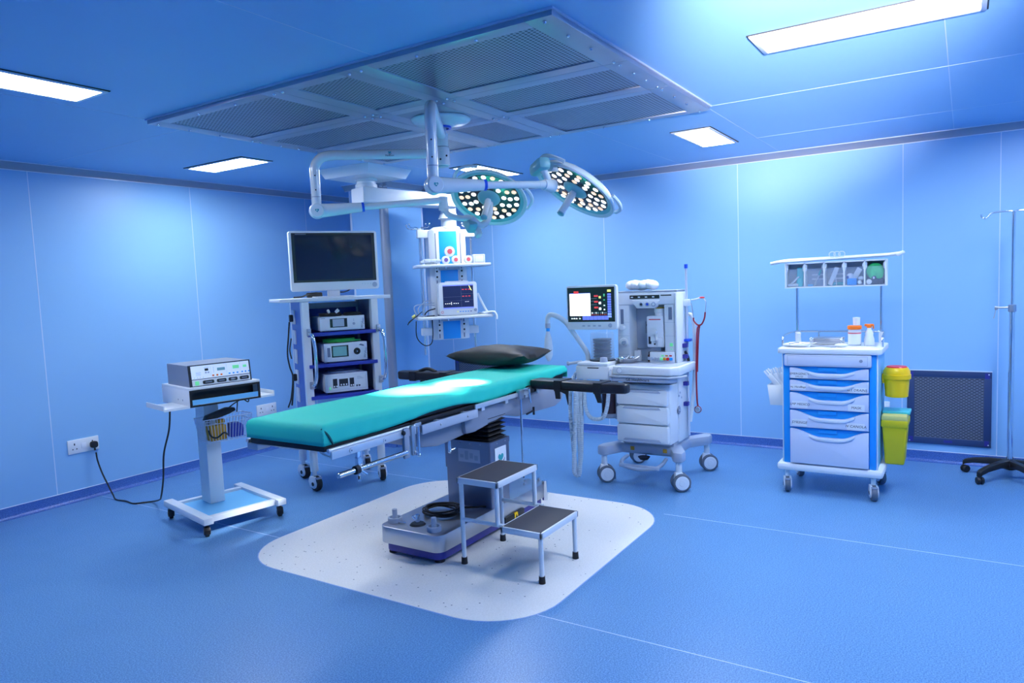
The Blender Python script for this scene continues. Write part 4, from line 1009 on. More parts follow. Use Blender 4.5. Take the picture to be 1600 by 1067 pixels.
def device(name, label, z, x0, x1, h, d=.33, feet=.008):
    t = thing(name, label, name.replace('_', ' '), on_t(((x0 + x1) / 2, -.215, z + .0015)), TR)
    w = x1 - x0
    MB().bb(-w/2, w/2, .012, d, feet, h, 0, .006).build('housing', ['white'], t)
    MB().bb(-w/2 - .001, w/2 + .001, 0, .016, feet - .002, h + .001, 0, .004).build('front_panel', ['white'], t)
    for x in (-w/2 + .03, w/2 - .03):
        for y in (.03, d - .03): MB().cyl((x, y, 0), (x, y, feet + .002), .010, seg=12).build('foot', ['black'], t)
    return t, w
t, w = device('camera_processor', 'white video processor with a small grey touch screen on the upper blue shelf', 1.190, -.147, .190, .112)
h = .112
MB().bb(-.095, .035, -.0015, .001, .03, .096).build('display_surround', ['black'], t)
MB().bb(-.075, .012, -.0025, 0, .036, .092).build('display', ['cool'], t)
MB().cyl((.085, 0, .052), (.085, -.006, .052), .010, seg=18, bev=.001).cyl((.085, 0, .085), (.085, -.002, .085), .003, seg=8).cyl((.085, 0, .075), (.085, -.002, .075), .003, seg=8).build('button', ['cool'], t)
MB().text('stryker', .026, T(.151, -.0015, .055) @ FRONT @ R('Z', 78), 0).bb(-.16, -.13, -.0012, 0, .10, .103).bb(-.15, .14, -.0035, .0, .012, .016, 1).build('lettering', ['inkgrey', 'alul'], t)
t, w = device('light_source', 'white light source unit with a green-tinted screen and round black port on the middle shelf', .955, -.130, .198, .145)
MB().bb(-.14, -.118, -.0015, .001, .045, .115).build('key_strip', ['inkgrey'], t)
MB().bb(-.108, .02, -.0015, .001, .04, .127).build('display_surround', ['black'], t)
MB().bb(-.098, .006, -.0025, 0, .048, .12).build('display', ['s_lcd'], t)
MB().lathe([(0, .006), (.010, .008), (.012, .012), (.022, .012), (.026, .004), (.026, 0), (0, 0)], 0, 26, T(.085, 0, .075) @ FRONT).sph((.085, -.009, .075), .007, 1, seg=10).build('light_port', ['black', 'chrome'], t)
MB().text('stryker', .028, T(.148, -.0015, .062) @ FRONT @ R('Z', 78), 0).prism([(-.02, -.01), (.02, .004), (.012, .012), (-.012, .006)], .001, 0, T(.122, -.001, .118) @ FRONT @ R('Z', -35)).build('lettering', ['inkgrey'], t)
t, w = device('insufflator', 'white insufflator with three dark digital readouts on the lowest visible blue shelf', .718, -.135, .188, .150, .33, .014)
for x0, x1, z0, z1 in ((-.105, -.072, .045, .115), (-.058, .010, .055, .110), (.022, .056, .045, .112)):
    MB().bb(x0, x1, -.0015, .001, z0, z1).build('readout', ['s_lcd' if False else 'ink'], t)
b = MB()
for x in (-.100, -.082, -.048, -.028, -.008, .028, .044): b.bb(x, x + .010, -.0024, -.001, .05 if x not in (-.048, -.028, -.008) else .06, .062 if x not in (-.048, -.028, -.008) else .072)
b.build('key', ['paper'], t)
MB().bb(-.135, -.122, -.004, 0, .035, .055, 0, .001).build('power_switch', ['s_green'], t)
for x in (.075, .095): MB().cyl((x, 0, .05), (x, -.008, .05), .007, seg=14, bev=.001).build('gas_port', ['chrome'], t)
b = MB()
for k in range(4): b.bb(.08, .13 - .008 * k, -.0012, 0, .10 + .006 * k, .1018 + .006 * k)
for q in ((-.15, .15, .136, .1372), (-.15, .15, .028, .0292), (-.15, -.1488, .028, .137), (.1488, .15, .028, .137)): b.bb(q[0], q[1], -.0012, 0, q[2], q[3])
b.build('marking', ['cool'], t)
def coil(b, rx, ry, n, r, m=0, z=.008):
    for k in range(n):
        b.tube([((rx + .006 * math.sin(k * 1.7)) * math.cos(2 * PI * q / 16) + .005 * math.sin(k), (ry + .006 * math.cos(k * 2.3)) * math.sin(2 * PI * q / 16), z + .5 * r * k) for q in range(16)], r, m, 7, 3, True)
b = MB(); coil(b, .115, .085, 6, .006); b.bb(.10, .16, -.04, .02, 0, .014, 0, .005)
o = b.build('light_guide', ['green'], None); put(o, on_t((.01, -.12, .955 + .150)), TR); tag(o, 'coiled green light guide cable lying on top of the light source', 'cable')
b = MB(); coil(b, .075, .06, 5, .0065); b.cyl((.03, -.05, .03), (.05, -.06, .05), .012, m=1, seg=10).cyl((-.02, -.05, .03), (-.03, -.06, .05), .010, m=1, seg=10)
o = b.build('camera_cable', ['black', 'paper'], None); put(o, on_t((-.045, -.12, 1.190 + .113)), TR); tag(o, 'coiled black camera cable with pale plugs on top of the video processor', 'cable')
b = MB(); coil(b, .06, .05, 4, .007)
o = b.build('camera_cable', ['black'], None); put(o, on_t((.118, -.125, 1.190 + .113)), TR); tag(o, 'small heap of black cable on the video processor near the front post', 'cable')
b = MB(); coil(b, .12, .08, 3, .006)
o = b.build('gas_hose', ['clear'], None); put(o, on_t((.03, -.12, .718 + .151)), TR); tag(o, 'clear gas hose coiled on top of the insufflator', 'hose')
# ------------------------------------------------------------------ anaesthesia machine (front faces local -y)
AO, AR = (5.05, 1.945, 0), -90
t = thing('anaesthesia_machine', 'white anaesthesia machine on a grey wheeled base with bellows, screen and three drawers', 'anaesthesia machine', AO, AR)
ANA = t
def on_a(p): return wpt(ANA, p)
# base with four splayed legs
b = MB()
poly = [(-.345, -.36), (-.27, -.36), (-.20, -.22), (.17, -.22), (.235, -.36), (.305, -.36), (.305, -.28), (.21, -.10), (.21, .10), (.31, .25), (.31, .33), (.24, .33), (.14, .16), (-.17, .16), (-.27, .33), (-.345, .33), (-.345, .25), (-.25, .10), (-.25, -.10), (-.345, -.28)]
b.prism(poly, .075, 0, T(0, 0, .205), .018)
b.bb(-.2, .19, -.2, .15, .27, .31, 0, .006)
b.build('base', ['cool'], t)
for x, y in ((-.305, -.32), (.265, -.32), (.275, .29), (-.305, .29)):
    o = MB().cyl((x, y, .12), (x, y, .21), .022, seg=18).prism([(-.035, .06), (.03, .03), (.045, .09), (.02, .135), (-.03, .135)], .05, 0, T(x, y + .0, 0) @ R('Z', 35) @ T(0, .025, 0) @ R('X', 90), .008).build('caster', ['whitep'], t)
    for s in (-1, 1):
        Xc = T(x, y, .064) @ R('Z', 35) @ T(.012, s * .030, 0) @ R('X', 90)
        MB().lathe([(0, -.013), (.058, -.013), (.064, -.007), (.064, .007), (.058, .013), (0, .013)], 0, 32, Xc).build('tyre', ['tyre'], o)
        MB().lathe([(0, -.0165), (.046, -.0165), (.050, -.012), (.050, .012), (.046, .0165), (0, .0165)], 0, 28, Xc).lathe([(.020, -.0185), (.024, -.0165), (.024, .0165), (.020, .0185)], 0, 20, Xc).build('wheel_disc', ['whitep'], o)
    MB().box((.055, 0, .035), (.05, .05, .03), 0, .006, T(x, y, 0) @ R('Z', 35)).build('brake', ['grey'], o)
b = MB().tube([(-.15, -.24, .195), (-.155, -.34, .18), (-.12, -.385, .155), (0, -.40, .145), (.11, -.385, .155), (.15, -.34, .18), (.145, -.24, .195)], .013, 0, 10)
b.bb(-.155, .15, -.40, -.385, .148, .175, 0, .006)
b.build('foot_rail', ['cool'], t)
MB().cyl((-.02, -.25, .20), (-.02, -.25, .18), .045, .03, 20).build('foot_brake', ['black'], t)
for x in (-.12, .13): MB().bb(x - .014, x + .014, -.228, -.218, .235, .262).build('warning_label', ['ochre'], t)
# drawer cabinet
MB().bb(-.205, .200, -.28, .07, .305, .735, 0, .016).build('cabinet', ['whitep'], t)
for k, (z0, z1) in enumerate(((.592, .700), (.455, .580), (.318, .443))):
    d_ = MB().prism(rrect(.385, z1 - z0, .014, 4, -.005, (z0 + z1) / 2), .05, 0, T(0, -.262, 0) @ R('X', 90), .008).build('drawer', ['whitep'], t)
    MB().prism([(-.15, 0), (.14, 0), (.125, .016), (-.135, .016)], .006, 0, T(0, -.3115, (z1 - .017) if k < 2 else z0 + .012) @ R('X', 90), .001).build('drawer_grip', ['cool'], d_)
b = MB().lathe([(0, .003), (.028, .003), (.032, 0), (0, 0)], 0, 28, T(.2065, -.12, .535) @ R('Y', 90)).lathe([(.022, .0035), (.025, .0035), (.025, .004), (.022, .004)], 1, 26, T(.2065, -.12, .535) @ R('Y', 90))
b.text('GE', .026, T(.2102, -.12, .535) @ R('Z', 90) @ FRONT, 1)
b.build('round_badge', ['inkgrey', 'paper'], t)
b = MB()
for z, y in ((.66, -.10), (.62, -.07), (.64, -.12)): b.cyl((.205, y, z), (.210, y, z), .008, seg=10)
b.bb(.2052, .2066, -.125, -.08, .655, .658)
b.build('side_print', ['cool'], t)
MB().bb(-.17, .19, -.24, .07, .735, .800, 0, .004).build('neck', ['grey'], t)
# work table
b = MB().prism([(-.20, -.365), (.235, -.365), (.285, -.31), (.285, .05), (-.20, .05)], .062, 0, T(0, 0, .812), .012)
b.build('work_table', ['whitep'], t)
MB().prism([(-.19, -.34), (.22, -.34), (.262, -.30), (.262, .04), (-.19, .04)], .004, 0, T(0, 0, .873), .0015).build('table_mat', ['cool'], t)
b = MB().prism([(-.215, -.385), (.23, -.385), (.32, -.30), (.315, -.24), (.29, -.24), (.285, -.285), (.215, -.352), (-.215, -.352)], .014, 0, T(0, 0, .795), .005)
b.prism([(-.214, -.372), (.215, -.372), (.27, -.315), (.20, -.29), (-.19, -.29)], .038, 0, T(0, 0, .762), .01)
b.build('handle_rail', ['cool'], t)
MB().text('GE Healthcare', .030, T(-.005, -.3728, .781) @ FRONT, 0).build('lettering', ['ink'], t)
b = MB().lathe([(0, .004), (.014, .004), (.016, 0), (0, 0)], 0, 22, T(-.145, -.366, .843) @ FRONT).lathe([(.018, .001), (.0205, .001), (.0205, 0), (.018, 0)], 1, 24, T(-.145, -.366, .843) @ FRONT)
b.build('round_badge', ['paper', 'cool'], t)
# upright tower
b = MB().bb(-.27, -.17, -.10, .08, .874, 1.32, 0, .012).bb(.100, .203, -.10, .08, .874, 1.32, 0, .012).bb(-.275, .206, -.115, .08, 1.30, 1.395, 0, .014)
b.bb(-.18, .11, .05, .08, .874, 1.32, 0).prism([(-.14, 1.335), (.08, 1.335), (.04, 1.275), (-.10, 1.275)], .06, 0, T(0, -.07, 0) @ R('X', 90), .008)
b.build('upright_frame', ['whitep'], t)
MB().bb(.192, .208, -.13, .085, .30, 1.385, 0, .008).build('side_cover', ['whitep'], t)
MB().bb(-.272, .205, -.112, .08, 1.394, 1.404, 0, .003).build('top_tray', ['cool'], t)
MB().bb(-.155, .075, -.118, -.112, 1.345, 1.372).bb(.085, .165, -.118, -.112, 1.364, 1.372).build('label_strip', ['black'], t)
b = MB()
for k in range(4): b.bb(-.145 + .055 * k, -.128 + .055 * k, -.119, -.1175, 1.354, 1.362)
b.build('label_print', ['paper'], t)
for k, m_ in enumerate(('ink', 'ringblue', 'paper')):
    MB().lathe([(0, .002), (.010, .002), (.0105, 0), (0, 0)], 1, 20, T(-.06 + .048 * k, -.132, 1.305) @ FRONT).lathe([(.010, 0), (.017, 0), (.017, .006), (.014, .008), (.010, .006)], 0, 24, T(-.06 + .048 * k, -.130, 1.305) @ FRONT).build('gauge', ['cool', m_], t)
MB().bb(-.170, .100, .040, .051, .96, 1.29).build('cavity_back', ['cool'], t)
MB().prism([(-.10, 1.17), (-.02, 1.17), (-.02, 1.08), (-.10, 1.08)], .003, 0, T(0, .040, 0) @ R('X', 90)).build('back_plate', ['grey'], t)
MB().bb(-.085, -.06, .02, .042, 1.135, 1.15, 0, .002).bb(-.06, -.02, .034, .042, 1.14, 1.144, 1).build('vaporizer_latch', ['ink', 'red'], t)
MB().bb(-.245, -.205, -.106, -.098, 1.15, 1.28, 0, .002).bb(-.237, -.213, -.1075, -.104, 1.16, 1.27, 1).build('flow_window', ['whitep', 'inkgrey'], t)
MB().cyl((-.222, -.1, 1.135), (-.222, -.14, 1.135), .022, seg=24, bev=.003).build('flow_knob', ['whitep'], t)
MB().cyl((-.215, -.1, 1.02), (-.215, -.118, 1.02), .036, m=0, seg=26, bev=.004).cyl((-.205, -.118, 1.02), (-.205, -.14, 1.02), .016, m=1, seg=20, bev=.003).build('suction_knob', ['whitep', 'grey'], t)
MB().bb(.130, .170, -.106, -.098, 1.18, 1.29, 0, .002).bb(.137, .163, -.1075, -.104, 1.19, 1.28, 1).build('flow_window', ['whitep', 'inkgrey'], t)
MB().bb(.140, .164, -.104, -.098, .995, 1.02, 0, .003).cyl((.152, -.1, .975), (.152, -.103, .975), .005, seg=10).build('on_switch', ['s_green'], t)
for z in (.93, 1.07, 1.17): MB().bb(.102, .200, -.1012, -.0995, z, z + .0015).bb(-.268, -.172, -.1012, -.0995, z, z + .0015).build('panel_joint', ['cool'], t)
# vaporizer on the back bar
b = MB().bb(-.040, .090, -.09, .03, .985, 1.215, 0, .010).cyl((.045, -.02, 1.215), (.045, -.02, 1.238), .042, m=0, seg=28).cyl((.045, -.02, 1.238), (.045, -.02, 1.270), .046, m=1, seg=32, bev=.003).cyl((.045, -.02, 1.268), (.045, -.02, 1.276), .038, m=2, seg=28)
b.bb(-.01, .035, -.094, -.088, 1.03, 1.13, 1).cyl((.03, -.09, 1.10), (.03, -.12, 1.10), .018, .014, 20, m=1, ).cyl((.03, -.09, 1.075), (.055, -.125, 1.04), .009, m=1, seg=14).bb(.045, .086, -.11, -.085, .99, 1.06, 0, .008)
b.bb(-.025, -.005, -.0925, -.088, 1.01, 1.065, 3).cyl((.022, -.088, 1.01), (.022, -.094, 1.01), .006, m=3, seg=12).bb(-.02, .07, -.0915, -.0885, 1.188, 1.194, 4).bb(-.015, .06, -.07, .03, .955, .985, 5, .004)
b.build('vaporizer', ['paper', 'whitep', 'yellow', 'ink', 'red', 'cool'], t)
# gas control panel at the back of the work top
b = MB().prism([(-.005, .875), (.185, .875), (.185, .955), (-.005, .955)], .03, 0, T(0, -.10, 0) @ R('X', 90), .004)
for k, q in enumerate((1, 1, 1, 2, 3, 4, 5)): b.cyl((.016 + .024 * k, -.129, .907), (.016 + .024 * k, -.146, .907), .0105, m=q, seg=16, bev=.002)
for k, q in enumerate((2, 3, 4)): b.bb(.085 + .03 * k, .105 + .03 * k, -.1305, -.129, .925, .935, q)
b.build('flow_control', ['whitep', 'cool', 's_green', 'ochre', 'red', 'cyan'], t)
# screen on its arm
b = MB().cyl((-.27, -.02, 1.355), (-.345, -.08, 1.355), .030, m=0, seg=16).bb(-.40, -.34, -.27, -.06, 1.27, 1.36, 0, .012)
b.build('screen_arm', ['whitep'], t)
Xs = T(-.370, -.315, 1.297) @ R('Z', 4)
s_ = MB().prism(rrect(.392, .325, .020, 5, 0, 0), .045, 0, Xs @ T(0, .03, 0) @ R('X', 90), .006).build('screen_housing', ['white'], t)
def sc(x0, x1, z0, z1, m, b, d=.0008): b.bb(x0, x1, -.0165 - d, -.0160, z0, z1, m, 0, Xs)
b = MB(); sc(-.186, .182, -.105, .148, 0, b, 0.0002)
sc(-.170, -.005, -.060, .103, 1, b); sc(-.170, -.005, .103, .108, 3, b)
sc(-.135, -.098, .105, .122, 4, b); sc(.128, .156, .112, .128, 6, b)
for k in range(10): sc(.128, .156, .100 - .0178 * k - .014, .100 - .0178 * k, 3 if k not in (8, 9) else 2, b)
for k in range(7): sc(-.07 + .0292 * k, -.0425 + .0292 * k, -.090, -.062, 3, b)
for z in (.078, .036, -.006): sc(.025, .055, z, z + .012, 4, b); sc(.062, .078, z - .012, z + .004, 6 if z > .05 else 1, b)
for z in (.064, .046, .02): sc(.0, .045, z, z + .0018, 7, b)
for z in (.09, .08, .05, .01, -.02): sc(.098, .108, z, z + .008, 5 if z > .04 else 1, b)
for x in (.005, .02, .035, .05, .07, .085, .1, .112): sc(x, x + .006, -.045, -.035, 1 if int(x * 1000) % 2 else 7, b); sc(x, x + .005, -.055, -.05, 4, b)
for x in (-.16, -.142, -.124, -.098): sc(x, x + .012, -.083, -.077, 1, b); sc(x, x + .008, -.071, -.068, 7, b)
for x in (-.15, -.14, -.13): sc(-.135, -.122 + .004 * (x > -.14), .08 + (x + .13) * 2, .083 + (x + .13) * 2, 7, b)
for k in range(6): sc(-.135, -.12, .080 - .022 * k, .083 - .022 * k, 8, b, .0012)
sc(-.08, -.02, -.018, -.014, 9, b, .0012)
b.build('screen_display', ['black', 's_white', 's_lblue', 's_blue', 's_red', 's_green', 's_yellow', 'cool', 'cool', 'limel'], t)
b = MB()
for k in range(4): b.bb(-.075 + .042 * k, -.053 + .042 * k, -.0162, -.0150, -.140, -.128, 0, .001, Xs)
b.build('screen_key', ['cool'], t)
MB().lathe([(0, .012), (.013, .011), (.0155, .002), (.0155, 0), (0, 0)], 0, 24, Xs @ T(.145, -.015, -.132) @ FRONT).build('screen_knob', ['cool'], t)
# breathing system block, bellows, absorber
b = MB().bb(-.50, -.225, -.36, -.02, .768, .868, 0, .012).bb(-.49, -.24, -.355, -.03, .868, .892, 0, .008).bb(-.235, -.19, -.25, .0, .78, .86, 0)
b.bb(-.40, -.31, -.364, -.358, .852, .858, 1).cyl((-.50, -.2, .80), (-.53, -.2, .80), .026, m=1, seg=20)
b.build('breathing_block', ['whitep', 'ink'], t)
b = MB().lathe([(.088, 0), (.090, 0), (.090, .205), (.082, .215), (0, .215), (0, .212), (.080, .212), (.087, .204), (.087, 0)], 0, 40, T(-.355, -.19, .892))
b.build('bellows_dome', ['clear'], t)
pr = []
for k in range(6): z = .018 + k * .022; pr += [(.055, z), (.072, z + .011)]
MB().lathe([(0, .005), (.070, .005)] + pr + [(.055, .150), (.07, .153), (.07, .163), (0, .165)], 0, 36, T(-.355, -.19, .892)).build('bellows', ['bellowm'], t)
MB().lathe([(0, .012), (.095, .012), (.098, 0), (0, 0)], 0, 36, T(-.355, -.19, .888)).build('bellows_base', ['black'], t)
MB().cyl((-.30, -.29, .885), (-.30, -.29, .925), .030, .026, 24, ).build('relief_valve', ['cool'], t)
b = MB().cyl((-.29, -.22, .50), (-.29, -.22, .745), .064, m=0, seg=32, bev=.006).cyl((-.29, -.22, .745), (-.29, -.22, .775), .075, m=1, seg=32, bev=.004)
b.build('absorber_canister', ['smoke', 'ink'], t)
MB().cyl((-.29, -.22, .470), (-.29, -.22, .505), .069, seg=32, bev=.008).bb(-.25, -.19, -.25, -.17, .46, .66, 0, .012).bb(-.262, -.255, -.289, -.282, .69, .70).build('canister_holder', ['grey'], t)
MB().bb(-.35, -.315, -.300, -.280, .668, .682).build('canister_label', ['paper'], t)
# breathing hoses
MB().tube([(-.47, -.20, .89), (-.475, -.22, .96), (-.52, -.28, 1.07), (-.585, -.33, 1.19), (-.635, -.36, 1.235), (-.69, -.37, 1.25), (-.715, -.37, 1.225), (-.718, -.37, 1.18)], .019, 0, 12, 8).build('bag_arm', ['hose'], t)
MB().cyl((-.718, -.37, 1.185), (-.718, -.37, 1.150), .020, m=0, seg=18).cyl((-.718, -.37, 1.150), (-.718, -.37, 1.125), .015, m=1, seg=16).build('bag_mount', ['cool', 'cyan'], t)
MB().lathe([(0, -.235), (.012, -.228), (.030, -.19), (.033, -.13), (.026, -.06), (.014, -.01), (.014, .0), (0, 0)], 0, 24, T(-.718, -.37, 1.13)).build('breathing_bag', ['clearbag'], t)
MB().tube([(-.52, -.2, .80), (-.56, -.24, .79), (-.575, -.30, .70), (-.565, -.34, .52), (-.545, -.36, .30), (-.53, -.36, .12), (-.525, -.36, .055), (-.508, -.36, .035), (-.492, -.36, .06), (-.485, -.36, .2), (-.487, -.36, .45), (-.488, -.36, .66), (-.488, -.34, .76)], .015, 0, 10, 16, False, True, .007).build('breathing_hose', ['hose'], t)
MB().tube([(-.462, -.34, .76), (-.462, -.36, .66), (-.463, -.36, .45), (-.475, -.36, .2), (-.49, -.37, .09), (-.50, -.37, .045), (-.515, -.38, .04), (-.528, -.385, .09), (-.515, -.385, .28), (-.50, -.385, .5), (-.498, -.37, .70), (-.495, -.33, .77)], .015, 0, 10, 16, False, True, .007).build('breathing_hose', ['hose'], t)
for x in (-.488, -.462): MB().cyl((x, -.36, .70), (x, -.36, .635), .0175, seg=16).build('hose_cuff', ['limel' if False else 'hose'], t)
MB().tube([(-.43, -.34, .80), (-.432, -.36, .68), (-.42, -.37, .55), (-.38, -.375, .488), (-.325, -.375, .478), (-.275, -.37, .50), (-.25, -.36, .58), (-.245, -.34, .68), (-.25, -.30, .76)], .014, 0, 10, 12, False, True, .007).build('sample_hose', ['hose'], t)
MB().cyl((-.50, -.25, .885), (-.60, -.28, .872), .011, m=0, seg=14).cyl((-.595, -.279, .873), (-.61, -.283, .872), .016, m=0, seg=14).build('bag_lever', ['cool'], t)
MB().tube([(-.23, -.34, .84), (-.215, -.37, .79), (-.22, -.36, .72)], .011, 0, 8).build('sensor_lead', ['cool'], t)
# side rail with pole and clips
b = MB().cyl((.224, .04, .32), (.224, .04, 1.56), .0085, m=0, seg=14).cyl((.224, .04, 1.555), (.224, .04, 1.585), .013, m=1, seg=14).bb(.207, .25, .01, .07, 1.02, 1.04, 1, .004).bb(.207, .245, .01, .07, 1.28, 1.33, 2, .006)
b.build('side_pole', ['alul', 'ringblue', 'whitep'], t)
b = MB()
for z in (.55, .70, .80, .90, .98): b.bb(.207, .242, -.03, .01, z, z + .03, 0, .004)
b.build('cable_clip', ['navy'], t)
MB().tube([(.215, .06, 1.22), (.25, .06, 1.21), (.27, .06, 1.12), (.272, .06, .95), (.265, .06, .75), (.245, .06, .55), (.225, .06, .42)], .014, 0, 10, 8).tube([(.21, .02, .95), (.235, .02, .90), (.245, .02, .80)], .010, 1, 8).build('supply_hose', ['whitep', 'ink'], t)
# things on and at the machine
b = MB()
for k in range(9):
    a = .35 * k; b.sph((-.085 + .021 * k, -.02 + .012 * math.sin(k * 2.2), .036 + .004 * math.sin(k * 1.3)), .042, 0, (1.0, 1.7, .86), 14)
o = b.build('cotton_roll', ['cotton'], None, 80); put(o, on_a((-.085, -.015, 1.410)), AR); tag(o, 'fluffy white cotton roll lying on top of the anaesthesia machine', 'cotton roll')
t = thing('kidney_dish', 'shiny steel dish of instruments on the work table of the anaesthesia machine', 'dish', on_a((-.165, -.17, .8785)), AR)
MB().lathe([(0, .003), (.055, .003), (.085, .034), (.088, .034), (.058, 0), (0, 0)], 0, 32, Matrix.Diagonal((1.0, .75, 1, 1))).build('dish', ['chrome'], t)
b = MB()
for k in range(7):
    a = k * .9; b.cyl((-.03 + .012 * k, -.02 * math.cos(a), .018), (-.01 + .016 * k, .03 * math.cos(a), .045), .005, seg=8, m=k % 2)
b.sph((-.05, -.01, .026), .022, 2, (1.3, .8, .6), 10).sph((.03, .02, .03), .02, 1, (1.2, 1, .7), 10).sph((0, .03, .034), .014, 0, (1, 1, 1), 10)
b.build('instrument', ['chrome', 'paper', 'teal'], t)
t = thing('medicine_bottle', 'small dark bottle with a white label on the anaesthesia work table', 'bottle', on_a((-.025, -.07, .8785)), AR)
MB().lathe([(0, 0), (.016, 0), (.018, .004), (.018, .042), (.009, .055), (.009, .062), (0, .062)], 0, 22).build('bottle', ['bronze'], t)
MB().lathe([(0, .072), (.0105, .072), (.0105, .058), (0, .058)], 0, 18).build('cap', ['ink'], t)
MB().lathe([(.0184, .012), (.0184, .036)], 0, 22).build('bottle_label', ['paper'], t)
t = thing('folded_leaflet', 'small white upright carton behind the steel dish', 'carton', on_a((-.125, -.06, .8785)), AR)
MB().bb(-.024, .024, -.010, .010, 0, .078, 0, .002).build('carton', ['paper'], t)
MB().bb(-.015, .015, -.0108, -.0100, .035, .037).bb(-.012, .012, -.0108, -.0100, .028, .030).build('carton_print', ['cool'], t)
t = thing('stethoscope', 'dark red stethoscope hanging beside the anaesthesia machine pole', 'stethoscope', on_a((.283, .025, 0)), AR)
MB().tube([(-.005, 0, 1.195), (-.002, 0, 1.17), (.02, 0, 1.145), (.036, 0, 1.14), (.056, 0, 1.15), (.075, 0, 1.19), (.082, 0, 1.235)], .006, 0, 8).tube([(.034, 0, 1.14), (.022, -.004, 1.10), (.016, -.01, .95), (.014, -.02, .75), (.016, -.02, .60), (.022, -.02, .545)], .0065, 0, 8).tube([(.040, .004, 1.14), (.030, .004, 1.08), (.022, .0, .92), (.02, -.01, .80)], .005, 0, 8).build('tubing', ['maroon'], t)
MB().tube([(.082, 0, 1.235), (.088, 0, 1.30), (.080, 0, 1.325), (.068, 0, 1.335)], .004, 0, 8).tube([(-.005, 0, 1.195), (-.012, 0, 1.25), (-.02, 0, 1.30)], .004, 0, 8).build('ear_tube', ['chrome'], t)
MB().sph((.060, 0, 1.340), .010, 0, (2.2, 1, .7), 10).tube([(-.018, 0, 1.325), (.01, 0, 1.328), (.05, 0, 1.338)], .006, 1, 8).build('ear_tip', ['red', 'clearbag'], t)
MB().lathe([(0, .008), (.018, .008), (.024, .002), (.024, -.004), (0, -.004)], 0, 24, T(.022, -.026, .525) @ FRONT).lathe([(.024, .004), (.027, .002), (.027, -.004), (.024, -.005)], 1, 24, T(.022, -.026, .525) @ FRONT).build('chestpiece', ['chrome', 'maroon'], t)
# ------------------------------------------------------------------ emergency cart (front faces local -y)
KO, KR = (5.26, .735, 0), -90
t = thing('emergency_cart', 'white and bright blue hospital cart with labelled drawers and a rail round its top', 'cart', KO, KR)
CART = t
def on_k(p): return wpt(CART, p)
b = MB().bb(-.302, .268, -.205, .225, .195, .952, 0, .006)
b.build('carcass', ['whitep'], t)
for x0, x1 in ((-.303, -.257), (.222, .263)):
    MB().bb(x0, x1, -.232, -.19, .20, .952, 0, .008).build('corner_post', ['cyan'], t)
for x in (-.309, .266): MB().bb(x - .003, x + .005, -.222, -.197, .20, .950, 0, .003).build('edge_trim', ['white'], t)
MB().bb(.267, .270, -.20, .22, .21, .945).build('side_panel', ['cyanl'], t)
MB().bb(-.345, .305, -.262, .255, .152, .202, 0, .018).build('plinth', ['whitep'], t)
b = MB().prism(rrect(.635, .515, .045, 6, -.0215, -.003), .036, 0, T(0, 0, .951), .012)
b.build('top_tray', ['whitep'], t)
for x, y in ((-.285, -.215), (.245, -.215), (-.285, .205), (.245, .205)): caster(t, x, y, .155, .052, .034, 'white', 'tyre', -75 if y < 0 else -60)
# drawers
d_ = MB().bb(-.292, .238, -.262, -.232, .868, .948, 0, .010).build('drawer', ['drawerp'], t)
b = MB()
for q in ((-.27, .216, .938, .940), (-.27, .216, .878, .880), (-.27, -.268, .878, .94), (.214, .216, .878, .94)): b.bb(q[0], q[1], -.2632, -.2618, q[2], q[3])
b.build('drawer_groove', ['cool'], d_)
MB().cyl((.178, -.262, .912), (.178, -.268, .912), .010, seg=18, bev=.001).build('lock', ['grey'], d_)
X0, X1 = -.256, .221
def drawer(z0, z1, dip, notes):
    d_ = MB().bb(X0, X1, -.236, -.222, z0 + .003, z1 - .001, 0).build('drawer', ['cyan'], t)
    n = 24; top = []
    for k in range(n + 1):
        u = k / n; x = X0 + (X1 - X0) * u
        s = min(1, max(0, (u - .02) / .38)); s2 = min(1, max(0, (.98 - u) / .32))
        v = min(s, s2); v = v * v * (3 - 2 * v)
        top.append((x, z1 - .006 - dip * v))
    MB().prism([(X0, z0 + .003), (X1, z0 + .003)] + top[::-1], .024, 0, T(0, -.236, 0) @ R('X', 90), .003).build('drawer_front', ['drawerp'], d_)
    b = MB()
    pts = [(x, z - .006) for x, z in top[6:-4]]
    lip = [(x, z + .004) for x, z in pts] + [(x, z - .012 - .006 * math.sin(PI * k / (len(pts) - 1))) for k, (x, z) in list(enumerate(pts))[::-1]]
    b.prism(lip, .012, 0, T(0, -.258, 0) @ R('X', 90), .003)
    b.build('drawer_lip', ['white'], d_)
    MB().bb(-.08, .03, -.245, -.236, z1 - .030, z1 - .003, 0, .001).bb(.031, .033, -.2385, -.236, z1 - .032, z1 - .003, 0).build('drawer_latch', ['cyan'], d_)
    for (x, w, h, dz, lines, sz) in notes:
        zc = z0 + dz
        MB().bb(x - w/2, x + w/2, -.2612, -.2602, zc - h/2, zc + h/2).build('paper_note', ['paper'], d_)
        b = MB()
        for k, s in enumerate(lines): b.text(s, sz[k] * 1.12, T(x, -.2614, zc + (h * .2 - h * .46 * k if len(lines) > 1 else 0)) @ FRONT, 0, 'CENTER', .0003, .15)
        b.build('handwriting', ['ink'], d_)
drawer(.784, .865, .036, [(-.195, .105, .040, .026, ['EMERGENCY', 'DRUGS'], [.019, .013])])
drawer(.700, .781, .036, [(-.203, .095, .034, .030, ['inj. HandBags'], [.016]), (.155, .105, .036, .022, ['G.I. DRAINS'], [.020])])
drawer(.579, .697, .046, [(-.193, .098, .044, .034, ['LMP MEDICO'], [.019]), (.150, .098, .044, .028, ['MASK'], [.021])])
drawer(.455, .576, .046, [(-.196, .092, .044, .034, ['SYRINGE'], [.022]), (.147, .105, .044, .030, ['IV CANOLA'], [.021])])
